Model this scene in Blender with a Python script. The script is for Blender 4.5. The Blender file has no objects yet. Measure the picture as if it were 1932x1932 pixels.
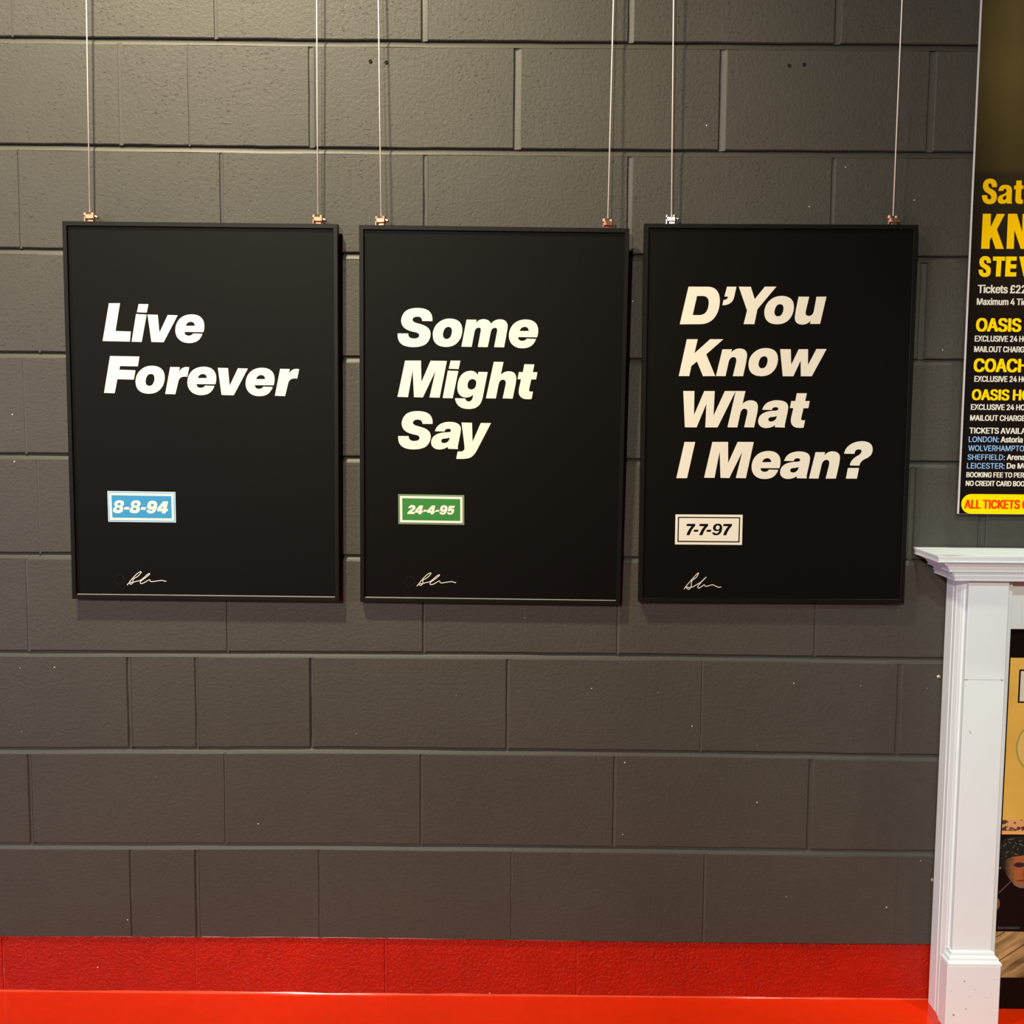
import bpy, math, random
import numpy as np
from mathutils import Vector, Matrix
from mathutils.geometry import tessellate_polygon

# ---------------------------------------------------------------- camera, world, lights
SC = bpy.context.scene
SC.view_settings.view_transform = 'Standard'
SC.view_settings.look = 'None'
SC.view_settings.exposure = 0.0
SC.view_settings.gamma = 1.0
SC.view_settings.use_curve_mapping = False

CAM_LOC = (1.1221, -2.5009, 1.3745)
CAM_ROT = (1.47943, -0.00843, 0.00170)
CAM_F = 2100.0 / 1932.0   # focal length in frame widths

cam = bpy.data.cameras.new('camera')
cam.sensor_width = 36.0
cam.sensor_fit = 'HORIZONTAL'
cam.lens = 36.0 * CAM_F
cam.clip_start = 0.05
cam_ob = bpy.data.objects.new('camera', cam)
cam_ob.location = CAM_LOC
cam_ob.rotation_euler = CAM_ROT
SC.collection.objects.link(cam_ob)
SC.camera = cam_ob

world = bpy.data.worlds.new('room_ambience')
SC.world = world
world.use_nodes = True
world.node_tree.nodes['Background'].inputs[0].default_value = (0.86, 0.86, 1.0, 1)
world.node_tree.nodes['Background'].inputs[1].default_value = 0.04


def lamp(name, kind, loc, target, power, col, size, cone=None, blend=0.6):
    l = bpy.data.lights.new(name, kind)
    l.energy = power
    l.color = col
    if kind == 'AREA':
        l.shape = 'DISK'
        l.size = size
    else:
        l.shadow_soft_size = size
    if cone:
        l.spot_size = math.radians(cone)
        l.spot_blend = blend
    o = bpy.data.objects.new(name, l)
    o.location = loc
    o.rotation_euler = (Vector(target) - Vector(loc)).to_track_quat('-Z', 'Y').to_euler()
    SC.collection.objects.link(o)
    return o


# warm ceiling spotlight up to the left, hall lamp far behind the camera, lamps over the fireplace end, cooler light from the left
lamp('ceiling_spotlight', 'SPOT', (0.16, -1.30, 3.50), (0.42, 0, 2.15), 555, (1.0, 0.88, 0.62), 0.10, 80, 1.0)
lamp('hall_lamp', 'SPOT', (-0.7, -7.0, 3.2), (0.45, 0, 1.0), 1130, (1.0, 0.93, 0.78), 0.12, 44, 0.5)
lamp('fireplace_spotlight', 'SPOT', (1.75, -3.4, 3.1), (2.70, 0, 0.60), 178, (0.87, 0.98, 1.0), 0.05, 36, 0.8)
lamp('shelf_downlight', 'SPOT', (2.45, -0.62, 3.5), (2.45, -0.16, 0.5), 165, (1.0, 1.0, 0.86), 0.05, 32, 0.9)
lamp('side_lamp', 'AREA', (-3.0, -2.6, 1.5), (0.6, 0, 0.7), 80, (0.68, 0.74, 1.0), 0.9)

# ---------------------------------------------------------------- measurements (metres, floor at z = 0, wall face at y = 0)
BED_JOINTS = [  # (x, z) samples along each bed joint, bottom to top
    [(-0.0698, 0.1363), (0.7365, 0.1399), (1.53, 0.1356), (2.1186, 0.1359)],
    [(-0.0624, 0.3566), (0.7377, 0.3627), (1.5249, 0.3603), (2.1152, 0.3574)],
    [(-0.0548, 0.583), (0.7389, 0.592), (1.5197, 0.5902), (2.1114, 0.5855)],
    [(-0.0472, 0.8107), (0.7401, 0.8152), (1.5147, 0.8158), (2.1075, 0.8125)],
    [(-0.0156, 1.0368), (0.7293, 1.0384), (1.3896, 1.0392)],
    [(-0.0082, 1.2625), (0.7305, 1.2617), (1.3975, 1.2614), (2.0998, 1.2614)],
    [(-0.0008, 1.4888), (0.7318, 1.4849), (1.3933, 1.4846), (2.1015, 1.4893)],
    [(0.0066, 1.7159), (0.7331, 1.7115), (1.3891, 1.7134), (2.1032, 1.7147)],
    [(-0.0093, 1.9408), (0.746, 1.9378), (1.4894, 1.9381), (2.1278, 1.9399)],
    [(-0.0017, 2.1677), (0.7472, 2.1658), (1.4843, 2.1661), (2.1288, 2.1667)]]
PERP_JOINTS = {  # per course: (x, gap, depth)
    0: [(-0.0676, 0.0036, 0.0015), (0.3854, 0.0024, 0.001), (0.8325, 0.0048, 0.0025), (1.2817, 0.0036, 0.0015), (1.7276, 0.0018, 0.0006)],
    1: [(0.2405, 0.0048, 0.0025), (0.3937, 0.0071, 0.0035), (0.6791, 0.0042, 0.002), (1.126, 0.0024, 0.0015), (1.5752, 0.0042, 0.002), (2.0216, 0.0018, 0.0006)],
    2: [(0.0115, 0.006, 0.003), (0.4627, 0.0036, 0.0015), (0.9159, 0.0048, 0.002), (1.3628, 0.006, 0.0025), (1.8144, 0.0083, 0.0035)],
    3: [(0.2458, 0.0071, 0.004), (0.4003, 0.0048, 0.003), (0.6641, 0.0071, 0.0045), (1.1138, 0.006, 0.003), (1.5583, 0.003, 0.0015), (2.0098, 0.0083, 0.0035)],
    4: [(0.0198, 0.0048, 0.0012), (0.4735, 0.0036, 0.0015), (0.9216, 0.0048, 0.003), (1.3636, 0.0048, 0.002), (1.8126, 0.0042, 0.002)],
    5: [(0.0517, 0.0024, 0.0005), (0.6881, 0.006, 0.003), (1.1304, 0.006, 0.003), (1.5724, 0.006, 0.003), (2.0213, 0.0107, 0.0045), (2.182, 0.0167, 0.006)],
    6: [(0.0273, 0.003, 0.0006), (0.4761, 0.0048, 0.003), (0.9245, 0.006, 0.003), (1.3692, 0.006, 0.003), (1.8218, 0.006, 0.003)],
    7: [(0.0642, 0.0024, 0.0005), (0.682, 0.006, 0.003), (1.13, 0.006, 0.003), (1.573, 0.006, 0.003), (2.0275, 0.0131, 0.005)],
    8: [(0.0299, 0.003, 0.001), (0.4753, 0.006, 0.0022), (0.9239, 0.0071, 0.0035), (1.3734, 0.0095, 0.004), (1.8191, 0.0054, 0.003)],
    9: [(0.2572, 0.0071, 0.0006), (0.4065, 0.0024, 0.0007), (0.6749, 0.0107, 0.003), (1.1243, 0.0143, 0.0045), (1.5722, 0.0131, 0.0045), (2.0273, 0.0131, 0.0045)],
    10: [(0.0259, 0.0024, 0.0007), (0.4682, 0.006, 0.0015), (0.9211, 0.0119, 0.004), (1.3692, 0.0107, 0.004), (1.8181, 0.0119, 0.004)],}
F1 = dict(o=(0.1324, -0.028, 0.9433), ax=(1.0, 0.0, -0.0025), az=(0.0025, -0.0036, 0.99999), w=0.6003, h=0.8327)
F2 = dict(o=(0.7798, -0.024, 0.9412), ax=(0.99999, 0.0, -0.00462), az=(0.00461, -0.02651, 0.99964), w=0.5855, h=0.8299)
F3 = dict(o=(1.4059, -0.028, 0.9469), ax=(0.99999, 0.0, 0.00339), az=(-0.00339, -0.0036, 0.99999), w=0.5963, h=0.8343)
GLYPHS = {  # letter outlines in millimetres, ~ marks curve handles
    'L': ['15.9,82.9 40.2,83.2 29,22.7 62.7,21.8 60.2,-0.1 0,0.5'],
    'i': ['17,82.4 38.5,82.4 34.6,64.1 13,64.6', '10.9,60.6 34.2,59.9 22.1,-0 0,0.3'],
    'v': ['0,60 22.6,59.5 25.6,20.9 44.4,59.5 66.4,59 34.4,-0.1 7.4,0.3'],
    'F': ['15.2,81.6 80,81.1 76.3,59.6 36.8,59.9 35.1,51.8 70.8,50.9 66.7,30.4 30.3,31 23.7,0 0,0.5'],
    'r': ['12.1,59.6 33.2,59.4 31.7,49.5 ~37.3,59.7 48,60 54.3,59.3 49.6,38.6 ~33.6,40.7 30.1,29.7 22.5,-0.3 0,0.3'],
    'e': ['61.9,22.9 ~64.5,29.8 64.1,39.3 ~63.4,48.8 57.9,54 ~51.1,61.4 35.7,61.2 ~19.4,60.6 9.9,51 ~0.4,41.3 0,26.1 ~0.3,13.7 7.6,6.6 ~16,-1.5 29.9,-1.3 ~43.4,-1.2 51,5.4 ~56.7,10.6 59.8,19.3 39.2,19.8 ~35.8,14.8 29.2,14.7 ~20.6,14.9 20.3,22.9', '23.2,36.1 ~26.3,44.9 34.6,45.2 ~42.7,45.1 43.4,36.4'],
    'o': ['36.9,61.8 ~51.3,61.9 58.7,55 ~65.5,48.6 65.2,35.7 ~64.5,20.5 55,10.2 ~45.8,0.4 30,0.2 ~14.5,-0 6.8,7.9 ~0,15.1 0.5,29.2 ~2,43.5 12.5,52.5 ~22.5,61.4', '35.1,43.9 ~42.4,43.4 42.5,35 ~42.3,26.9 38.7,21.7 ~35.6,17.4 30.2,17.4 ~22.9,18 22.7,27.2 ~23.6,36.1 27.8,40.9 ~30.9,43.8'],
    'm': ['10.9,59.5 33,59.4 31.2,52 ~37.4,60.8 47.6,60.9 ~60.5,61.1 64.5,51.3 ~72,60.9 84.5,61 ~101.5,60.5 101.1,44.7 100.2,37.1 93.9,0.5 71.9,0.5 77.9,34 ~79.8,42.4 73.6,42.5 ~66.5,42.4 64.4,33.8 57.9,0.4 36.1,0.5 42.1,34.5 ~43.6,42.7 37.6,42.4 ~30.5,41.9 28.6,33.3 22.6,0.5 0,0.6'],
    'S': ['76.9,56 54.6,55.9 ~54,65.4 43.8,65.3 ~33.8,64.7 33.4,58.3 ~33.4,53 44.8,50.7 ~60.2,47.2 66.4,42 ~73.3,36.8 73,26.9 ~71.9,13.5 62.3,5.8 ~52.7,-0.7 35.3,-0.9 ~16,-1.1 7.3,7 ~0,14.1 0.8,28.4 24.1,28.5 ~23.7,17.7 36.2,17.8 ~47.8,18 48.2,24.6 ~48.1,30.4 37.2,31.9 ~21.7,34.8 15,41 ~8.2,47.3 8.4,57.4 ~9.8,69.7 18.8,77.4 ~27.8,83.8 43.7,84 ~60.1,84.2 68.7,78.1 ~77.8,71.6'],
    'M': ['16.7,80.7 51.7,81 52.8,34.2 72.8,81.1 108.7,81 93.1,0.4 70.6,0.7 83.9,59.6 56.2,0.5 36.5,0.9 33.4,59.9 23.3,0.7 0,1'],
    'g': ['71.5,58.6 51,58.8 49.7,52 ~44.8,61 34.2,60.9 ~19.7,60.3 12,49.6 ~4.8,39 4.9,22.6 ~5.1,13 10.4,7.7 ~15.3,2.3 25,2.4 ~32.8,2.4 40.5,8.6 38.6,0.9 ~36.1,-6.3 29.9,-6.4 ~24.1,-6.4 22.7,0.3 0,0.4 ~0.9,-10.2 8.7,-16.9 ~16.5,-23.2 30.1,-23 ~45.6,-22.8 53.3,-14.4 ~59,-7.5 60.9,2.1', '38.2,42.9 ~46.9,42.4 46.6,33.7 ~45.6,20.3 35.5,20.1 ~27.4,20.6 27.3,28.7 ~28,42.1'],
    'h': ['16.6,80.6 38,80.4 32.3,52.4 ~39.6,60.2 50.2,60.3 ~66.7,60.1 66.5,44.2 65.7,34.6 59.1,0.4 37,0.7 43.2,31.4 ~45.1,41.6 36.5,41.7 ~29.8,41.2 27.8,31.2 21.9,0.3 0,0.4'],
    't': ['14.4,75.9 36.5,75.8 33.4,58.9 43.5,58.7 40.8,42.9 30.2,42.9 25.7,20.9 ~25,16.1 29.4,16.2 34.5,16.2 31.6,0.2 ~26.8,-0.8 21.9,-0.5 ~12.2,-0.6 7.3,4.3 ~1.8,9.1 3.2,21.6 7.6,42.8 0,43.1 2.5,58.7 11.4,58.6'],
    'a': ['9,39.4 ~12.5,51.3 22.2,56.3 ~31.8,60.7 42.5,60.6 ~66.8,60.2 66.6,44.3 65.5,34.5 61,11.1 ~59.5,5.3 60.5,0.4 38.4,0.9 38.2,5.4 ~30.3,-0.6 18.6,-0.9 ~9.8,-0.8 4.9,4.2 ~0,8.4 0.9,17.2 ~2.8,29.8 18.4,34.9 ~28.1,37.5 37.8,37.5 ~45.2,38.2 44.6,41.7 ~44,45.3 38.4,45.3 ~31,44.8 30.6,39.1', '42.2,25.9 ~39.9,13.8 29.2,13.4 ~23.2,13.8 23.1,18.4 ~23.9,23.3 31.1,23.6 ~37.9,24.1'],
    'y': ['11.1,59.7 34.4,59.4 36,17.6 53.9,59.2 76.6,59.3 46.6,0.2 ~39.9,-13.5 31.2,-17.9 ~21.5,-22 0,-20.9 3,-4.6 9.6,-4.6 ~18.4,-4 18.3,3.8 16.9,17.4'],
    'D': ['17.7,81.7 62.7,81.7 ~86.8,79.9 87.2,50.2 ~86.8,25.2 72.7,10.9 ~60.8,0.1 43.9,0.5 0,0', '36.9,61.6 49.9,61.7 ~63.1,60.8 62.9,46.5 ~62.1,29.9 54.3,23.9 ~49.5,20.3 42.3,20.2 28.1,20.2'],
    "'": ['9.2,81.4 29.9,81.3 25.8,60.4 ~22.2,41.3 0,41 2.1,52.6 ~11.1,52.7 12.1,59.8 4.1,60'],
    'Y': ['0,81.4 26.5,81.2 35.6,54.5 57,81.6 82.5,81.8 42.2,32.6 36.2,0.2 12.6,0.1 19.3,29.9'],
    'u': ['7.6,59.3 31,59.2 24.5,27.8 ~22.4,17.8 31.3,17.6 ~40,17.6 42.1,27.9 46.9,59.3 68.8,59.6 56.7,0.3 34.5,0.2 36.4,7.6 ~29,-1.3 17.4,-1.3 ~0,-1 0.7,15.7 2.3,28.9'],
    'K': ['16.3,80.7 40.3,80.8 33.9,50.4 67.6,81 96.8,81.1 59.8,47.9 80.7,0.4 53.6,0 39.6,32.2 27.4,22 23.3,0.1 0,0'],
    'n': ['13,58.7 34.2,58.8 32.5,51.6 ~40.2,60.7 51.1,60.8 ~68.8,59.9 67.7,43.8 66.1,30.6 60.1,0.1 37.3,-0.1 43.7,29.3 ~46,41.8 38.3,41.8 ~29.8,41.7 27.4,30.4 21.3,-0.1 0,0'],
    'w': ['0,59.3 23.7,59.2 25.4,25.4 40.9,59.3 61.7,59.4 62.5,24.8 80,60 102.5,60.1 71.7,0.3 47.4,0.2 46,34.4 31,0.1 7.5,0'],
    'W': ['0,80.1 24.8,80 24.9,27 46.4,80.1 69.7,80.2 68.2,26.1 92,80.4 116,80.5 77.8,0.1 50.5,0 51.8,51.9 31.3,-0.1 5.2,0'],
    'I': ['16.7,80.7 40.6,80.8 24,0.1 0,0'],
    '?': ['0,55.5 ~2.4,70.6 16.8,78 ~26.4,83.4 41,83.5 ~62.9,82.4 63.3,64.8 ~63.3,51.4 49.6,45.2 ~36.4,39.8 35.1,29 13.6,29.4 ~14.4,40.2 26.3,48.8 ~38.3,54.9 38.8,61 ~38.7,65.2 31.9,65.4 ~23.3,64.6 23.4,55.3', '9.6,23.8 34.5,23.9 30.4,0.1 5.8,0'],
    '8': ['15.1,28.7 ~25,28.7 25.1,21.7 ~24.7,16.8 20.7,14.3 ~23.6,12.1 22.9,7.4 ~21.5,-0.2 10.6,-0.3 ~0,-0.1 0.1,5.6 ~0.6,11.8 6.2,14.6 ~2.7,16.7 3.4,20.7 ~5.1,28.4', '14.1,22.8 ~17.9,22.7 17.8,20 ~17.6,17.2 13.9,17.2 ~10.1,17.1 10.2,19.9 ~10.4,22.6', '11.6,12.4 ~15.5,12.3 15.4,9.3 ~15.2,6.4 11.5,6.2 ~7.7,6.3 7.7,9.3 ~7.9,12.2'],
    '-': ['1.5,13.6 12.3,13.5 11.2,7.7 0,7.8'],
    '4': ['14.4,26.8 25,26.6 21.2,10 24.7,9.9 23.4,4.4 19.9,4.4 18.8,-0.1 10.2,-0 11.3,4.3 0,4.6 1.3,12', '14.5,17.5 9,10.6 12.9,10.5'],
    '9': ['13.2,28.2 ~24.6,28.1 24.1,18.5 ~23.5,11.1 20.1,5.1 ~16.4,-0.4 9.7,-0.5 ~0,-0.3 0.1,7.1 8.1,6.6 ~8.7,5.1 10.1,5.1 ~13.1,5.5 14,9.2 ~11.7,8 8.4,8.1 ~1.1,8.6 1.5,16 ~3.2,27.8', '13.1,21.6 ~16.6,21.5 16.3,17.9 ~15.6,15 12.5,14.9 ~9.7,15.2 10.1,18.2 ~10.7,21.4'],
    '2': ['2.5,13.1 ~4.1,20.2 11.3,20.3 ~19.4,20 18.4,13.7 ~17.9,10 13.5,7.7 9.1,5.2 17.7,5.3 16.5,0.1 0,0.1 ~1,5.4 7.6,9.4 ~11.5,11.9 11.7,13.6 ~11.7,15.6 10.3,15.5 ~8.8,15.5 8.4,13.2'],
    '5': ['4.3,19.9 17.5,19.9 16.4,14.9 8.4,14.9 7.7,13 ~11,14.1 13.2,13.4 ~16.9,11.9 15.9,7.5 ~14,0 6.6,-0.1 ~0,0.1 0.3,5.3 6.2,5 ~6.2,3.3 7.6,3.5 ~9.5,3.7 10,6.4 ~10.3,8.6 8.2,8.6 ~6.9,8.5 6.3,7.3 1.1,7.7'],
    'n9': ['12.7,26.1 ~22.3,25.9 22.1,16.4 ~21.9,9.6 18.7,4.7 ~14.5,-0.3 8.4,-0.2 ~0.4,-0.1 0,6.6 6,5.8 ~6.4,4 9.3,4 ~13.8,4.6 15.8,10.6 ~11.9,9 8.8,9.3 ~1.8,9.5 1.6,16.3 ~2.3,25.8', '12.2,21.9 ~16.7,22 16.3,17.3 ~15.7,12.7 11.8,12.5 ~7.5,12.6 7.6,17 ~8.1,21.9'],
    'n7': ['0.6,25.5 20,25.6 19.2,20.4 ~11.9,14.4 7.3,0 0.2,0 ~4,12.5 11.5,20.3 0,20.5'],
    'n-': ['1.1,12.2 11.1,12.3 10.2,7.7 0,7.7'],
    'cS': ['31.7,34.7 20.7,34.4 ~19.9,42.4 16.4,42.3 ~12.4,42.3 12.6,37.9 ~13.2,34 20.5,30.2 ~31.6,25.5 32.1,15.8 ~33.5,-1.6 17.1,-1.7 ~0.7,-1.9 0,17.1 11.2,17.4 ~11.3,8.3 16,8.5 ~20.6,8.5 20.1,13.4 ~19.5,17.2 13,21 ~1.4,26.2 1,36.8 ~1.3,52.2 16.1,52.4 ~31.7,52.5'],
    'ca': ['0.9,25.8 ~1.3,38.7 14.7,38.8 ~29.7,39 30.1,27 30.2,3.8 31.6,-0.9 20,-0.9 19.4,1.8 ~16.6,-1.6 10.7,-1.6 ~0,-1.7 0,7.4 ~0,15.1 9.8,18.1 ~17.9,21.1 18.3,25 ~18.6,30.8 15.1,30.7 ~11.5,30.7 11.4,25.9', '18.3,16.8 ~10.3,14.3 10.6,9.8 ~11.1,6.9 13.9,6.9 ~18.6,7.2 18.5,12.4'],
    'ct': ['4.2,47.8 15.8,48.3 16.2,37.7 20.1,37.7 20.1,30 16,30 16.1,11.6 ~15.9,7.1 20.4,7.8 20.8,-0.4 ~18.3,-1.6 13.4,-1.6 ~4.3,-1.3 4,7.6 3.9,29.5 0,29.4 0,37.2 4.1,37.6'],
    'cK': ['0.3,74 17.9,74.2 18.4,45.6 30.9,73.9 48.3,74 32.5,40.9 49.4,-0.7 31.5,-0.8 21.6,24.6 18.2,17.4 18.3,-0.9 0,-0.7'],
    'cN': ['0,74 19.4,74.2 32.6,35 31.7,73.9 49.4,74 49.7,-0.7 31.4,-0.8 15.5,39.8 16.4,-0.9 0.3,-0.7'],
    'cT': ['0,42.1 26.8,42.3 26.6,33.5 19.1,33.5 18.5,-0.6 8,-0.7 8.6,33.4 0.2,33.3'],
    'cE': ['0.3,42.3 23.7,42.3 23.7,33.5 11,33.4 11,25.8 23.7,25.7 23.6,16.7 10.9,16.6 10.7,8.6 24.4,8.5 24.2,-0.5 0,-0.7'],
    'cV': ['0,42.1 10.7,42.2 18.4,16.4 24,42.3 34.9,42.4 24.2,-0.5 11.7,-0.7'],}
TITLES = {
    'f1': [[('L', 0.0802, 0.5748), ('i', 0.1443, 0.5742), ('v', 0.1804, 0.5741), ('e', 0.2409, 0.5742)], [('F', 0.0806, 0.4611), ('o', 0.1505, 0.4606), ('r', 0.2161, 0.4605), ('e', 0.2656, 0.4603), ('v', 0.3335, 0.4595), ('e', 0.3945, 0.4594), ('r', 0.4591, 0.4591)]],
    'f2': [[('S', 0.0823, 0.5706), ('o', 0.1597, 0.5708), ('m', 0.2231, 0.5714), ('e', 0.3271, 0.5716)], [('M', 0.0828, 0.4595), ('i', 0.1827, 0.459), ('g', 0.21, 0.4588), ('h', 0.2781, 0.4595), ('t', 0.3475, 0.4597)], [('S', 0.0837, 0.3458), ('a', 0.1568, 0.3464), ('y', 0.2135, 0.3462)]],
    'f3': [[('D', 0.0814, 0.6182), ("'", 0.1743, 0.6189), ('Y', 0.2093, 0.6191), ('o', 0.2662, 0.6191), ('u', 0.3333, 0.6202)], [('K', 0.0814, 0.5051), ('n', 0.1635, 0.5055), ('o', 0.2343, 0.5056), ('w', 0.3036, 0.5059)], [('W', 0.092, 0.3924), ('h', 0.1916, 0.3924), ('a', 0.2586, 0.3925), ('t', 0.3289, 0.3929)], [('I', 0.0803, 0.2792), ('M', 0.1422, 0.2795), ('e', 0.2473, 0.2796), ('a', 0.3104, 0.2796), ('n', 0.3757, 0.28), ('?', 0.4522, 0.2801)]],}
DATES = {
    'f1': [('8', 0.0947, 0.1947), ('-', 0.1194, 0.1949), ('8', 0.1318, 0.1949), ('-', 0.1566, 0.1948), ('9', 0.1698, 0.195), ('4', 0.1934, 0.1951)],
    'f2': [('2', 0.1048, 0.2004), ('4', 0.122, 0.2003, 0.74), ('-', 0.1405, 0.2004, 0.74), ('4', 0.1493, 0.2004, 0.74), ('-', 0.1677, 0.2005, 0.74), ('9', 0.177, 0.2003, 0.74), ('5', 0.1938, 0.2002)],
    'f3': [('n7', 0.105, 0.1516), ('n-', 0.121, 0.1517), ('n7', 0.1337, 0.1516), ('n-', 0.1496, 0.1517), ('n9', 0.1629, 0.1518), ('n7', 0.1871, 0.1518)],}
BADGES = {
    'f1': [('pale_blue', [(0.0829, 0.2437), (0.2346, 0.2431), (0.2348, 0.1748), (0.0835, 0.1749)]), ('badge_blue', [(0.0847, 0.2418), (0.2327, 0.2412), (0.2329, 0.1767), (0.0854, 0.1769)]), ('cream', [(0.0863, 0.2402), (0.2311, 0.2395), (0.2313, 0.1783), (0.0871, 0.1785)]), ('badge_blue', [(0.0918, 0.2346), (0.2254, 0.2339), (0.2258, 0.1839), (0.0928, 0.1842)])],
    'f2': [('olive_green', [(0.0848, 0.2445), (0.2318, 0.2442), (0.2324, 0.1776), (0.0853, 0.1776)]), ('dark_green', [(0.0868, 0.2425), (0.2298, 0.2421), (0.2303, 0.1796), (0.0873, 0.1797)]), ('cream', [(0.0883, 0.241), (0.2283, 0.2407), (0.2288, 0.1811), (0.0888, 0.1812)]), ('badge_green', [(0.0936, 0.2358), (0.2231, 0.2353), (0.2235, 0.1864), (0.0941, 0.1866)])],
    'f3': [('cream', [(0.08, 0.1981), (0.2303, 0.198), (0.2303, 0.1301), (0.08, 0.1305)]), ('print_black', [(0.0856, 0.1926), (0.2249, 0.1925), (0.2246, 0.1356), (0.0854, 0.1361)]), ('cream', [(0.0882, 0.19), (0.2224, 0.1899), (0.2219, 0.1382), (0.088, 0.1388)])],}
SIGNATURES = {
    'f1': [(0.1224, 0.0317), (0.1297, 0.0411), (0.1388, 0.0516), (0.1479, 0.06), (0.1538, 0.0626), (0.1541, 0.06), (0.1462, 0.0517), (0.1372, 0.0464), (0.136, 0.0441), (0.1355, 0.0381), (0.1317, 0.0339), (0.1284, 0.0351), (0.1269, 0.038), (0.1341, 0.0378), (0.143, 0.0405), (0.1519, 0.0428), (0.161, 0.0496), (0.1685, 0.0565), (0.1733, 0.0588), (0.1727, 0.0562), (0.1639, 0.0489), (0.1541, 0.0416), (0.1518, 0.0379), (0.1548, 0.0356), (0.1607, 0.0377), (0.1697, 0.043), (0.1735, 0.0445), (0.1753, 0.0408), (0.1801, 0.0404), (0.1934, 0.0425), (0.2023, 0.0434), (0.2075, 0.0415), (0.2109, 0.042)],
    'f2': [(0.1269, 0.0366), (0.134, 0.046), (0.1429, 0.0566), (0.1518, 0.0649), (0.1577, 0.0675), (0.158, 0.065), (0.1503, 0.0566), (0.1414, 0.0513), (0.1403, 0.049), (0.14, 0.043), (0.1363, 0.0388), (0.1329, 0.04), (0.1314, 0.043), (0.1385, 0.0427), (0.1474, 0.0453), (0.1563, 0.0477), (0.1651, 0.0545), (0.1725, 0.0613), (0.1773, 0.0636), (0.1767, 0.0611), (0.1681, 0.0538), (0.1585, 0.0465), (0.1563, 0.0427), (0.1593, 0.0405), (0.1652, 0.0425), (0.1741, 0.0478), (0.1778, 0.0494), (0.1797, 0.0456), (0.1845, 0.0452), (0.1978, 0.0473), (0.2067, 0.0481), (0.2119, 0.0462), (0.2153, 0.0467)],
    'f3': [(0.1023, 0.0291), (0.1083, 0.0375), (0.1179, 0.0493), (0.1276, 0.0606), (0.133, 0.0659), (0.1342, 0.065), (0.1301, 0.0569), (0.121, 0.0494), (0.119, 0.0456), (0.1182, 0.0356), (0.1152, 0.0306), (0.1122, 0.0287), (0.109, 0.0312), (0.108, 0.0341), (0.1146, 0.0329), (0.1231, 0.035), (0.1329, 0.0413), (0.1402, 0.0457), (0.1474, 0.0532), (0.1523, 0.0576), (0.1426, 0.047), (0.1342, 0.037), (0.1334, 0.0332), (0.1362, 0.0317), (0.1417, 0.0351), (0.1477, 0.0395), (0.1505, 0.0358), (0.1589, 0.0377), (0.1662, 0.0394), (0.1725, 0.0372), (0.1787, 0.0341), (0.1861, 0.0345)],}
STAMPS = {'f1': (0.1049, 0.0447), 'f2': (0.1108, 0.0473)}
BOARD_BIG = [[('cS', 0.0189, 0.6772), ('ca', 0.0533, 0.678), ('ct', 0.0876, 0.6781)], [('cK', 0.0222, 0.581), ('cN', 0.0772, 0.5814)], [('cS', 0.0189, 0.5211, 0.83), ('cT', 0.0489, 0.5216), ('cE', 0.0771, 0.5218), ('cV', 0.1061, 0.5221)]]
BOARD_TEXT = [  # words, left, baseline, width, cap height, ink
    ('Tickets £22', 0.019, 0.485, 0.1061, 0.0177, 'cream'),
    ('Maximum 4 Tic', 0.0182, 0.4595, 0.1091, 0.0142, 'cream'),
    ('OASIS', 0.0187, 0.4021, 0.0993, 0.0288, 'yellow'),
    ('EXCLUSIVE 24 HO', 0.0173, 0.3801, 0.1171, 0.0128, 'cream'),
    ('MAILOUT CHARGE', 0.0171, 0.3572, 0.1184, 0.0127, 'cream'),
    ('COACH', 0.0177, 0.314, 0.12, 0.0291, 'yellow'),
    ('EXCLUSIVE 24 HO', 0.0205, 0.2924, 0.1171, 0.0128, 'cream'),
    ('OASIS HO', 0.0167, 0.2523, 0.1308, 0.0236, 'yellow'),
    ('EXCLUSIVE 24 HO', 0.0158, 0.2308, 0.1195, 0.0125, 'cream'),
    ('MAILOUT CHARGE', 0.0151, 0.2069, 0.1217, 0.0124, 'cream'),
    ('TICKETS AVAILA', 0.0146, 0.1787, 0.1257, 0.013, 'cream'),
    ('LONDON:', 0.0144, 0.1598, 0.0667, 0.0123, 'sky'),
    ('Astoria', 0.0849, 0.1596, 0.049, 0.0128, 'cream'),
    ('WOLVERHAMPTON', 0.0142, 0.1403, 0.134, 0.0124, 'sky'),
    ('SHEFFIELD:', 0.0135, 0.1206, 0.0826, 0.012, 'sky'),
    ('Arena', 0.1004, 0.121, 0.0401, 0.0124, 'cream'),
    ('LEICESTER:', 0.013, 0.1012, 0.0836, 0.0123, 'sky'),
    ('De Mo', 0.1011, 0.1016, 0.0464, 0.0124, 'cream'),
    ('BOOKING FEE TO PERS', 0.0126, 0.0818, 0.1359, 0.0114, 'cream'),
    ('NO CREDIT CARD BOOK', 0.0121, 0.0626, 0.1393, 0.0115, 'cream'),
    ('ALL TICKETS O', 0.0111, 0.0122, 0.1436, 0.0198, 'ticket_red')]
CORDS = [(0.1928, -0.023, 1.7995, 0.1996, -0.03, 2.2408), (0.6909, -0.023, 1.799, 0.6927, -0.03, 2.2447), (0.8304, -0.038, 1.7919, 0.8248, -0.03, 2.2457), (1.3225, -0.038, 1.7926, 1.3277, -0.03, 2.2496), (1.4624, -0.023, 1.7996, 1.4563, -0.03, 2.2507), (1.9455, -0.023, 1.8047, 1.9445, -0.03, 2.2545)]
HOLES = [(0.8036, 2.1272), (0.8382, 2.1253), (1.7146, 2.1255), (1.7468, 2.128)]
SCREWS = [(2.0985, 0.7764), (2.1047, 0.2948)]
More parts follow.
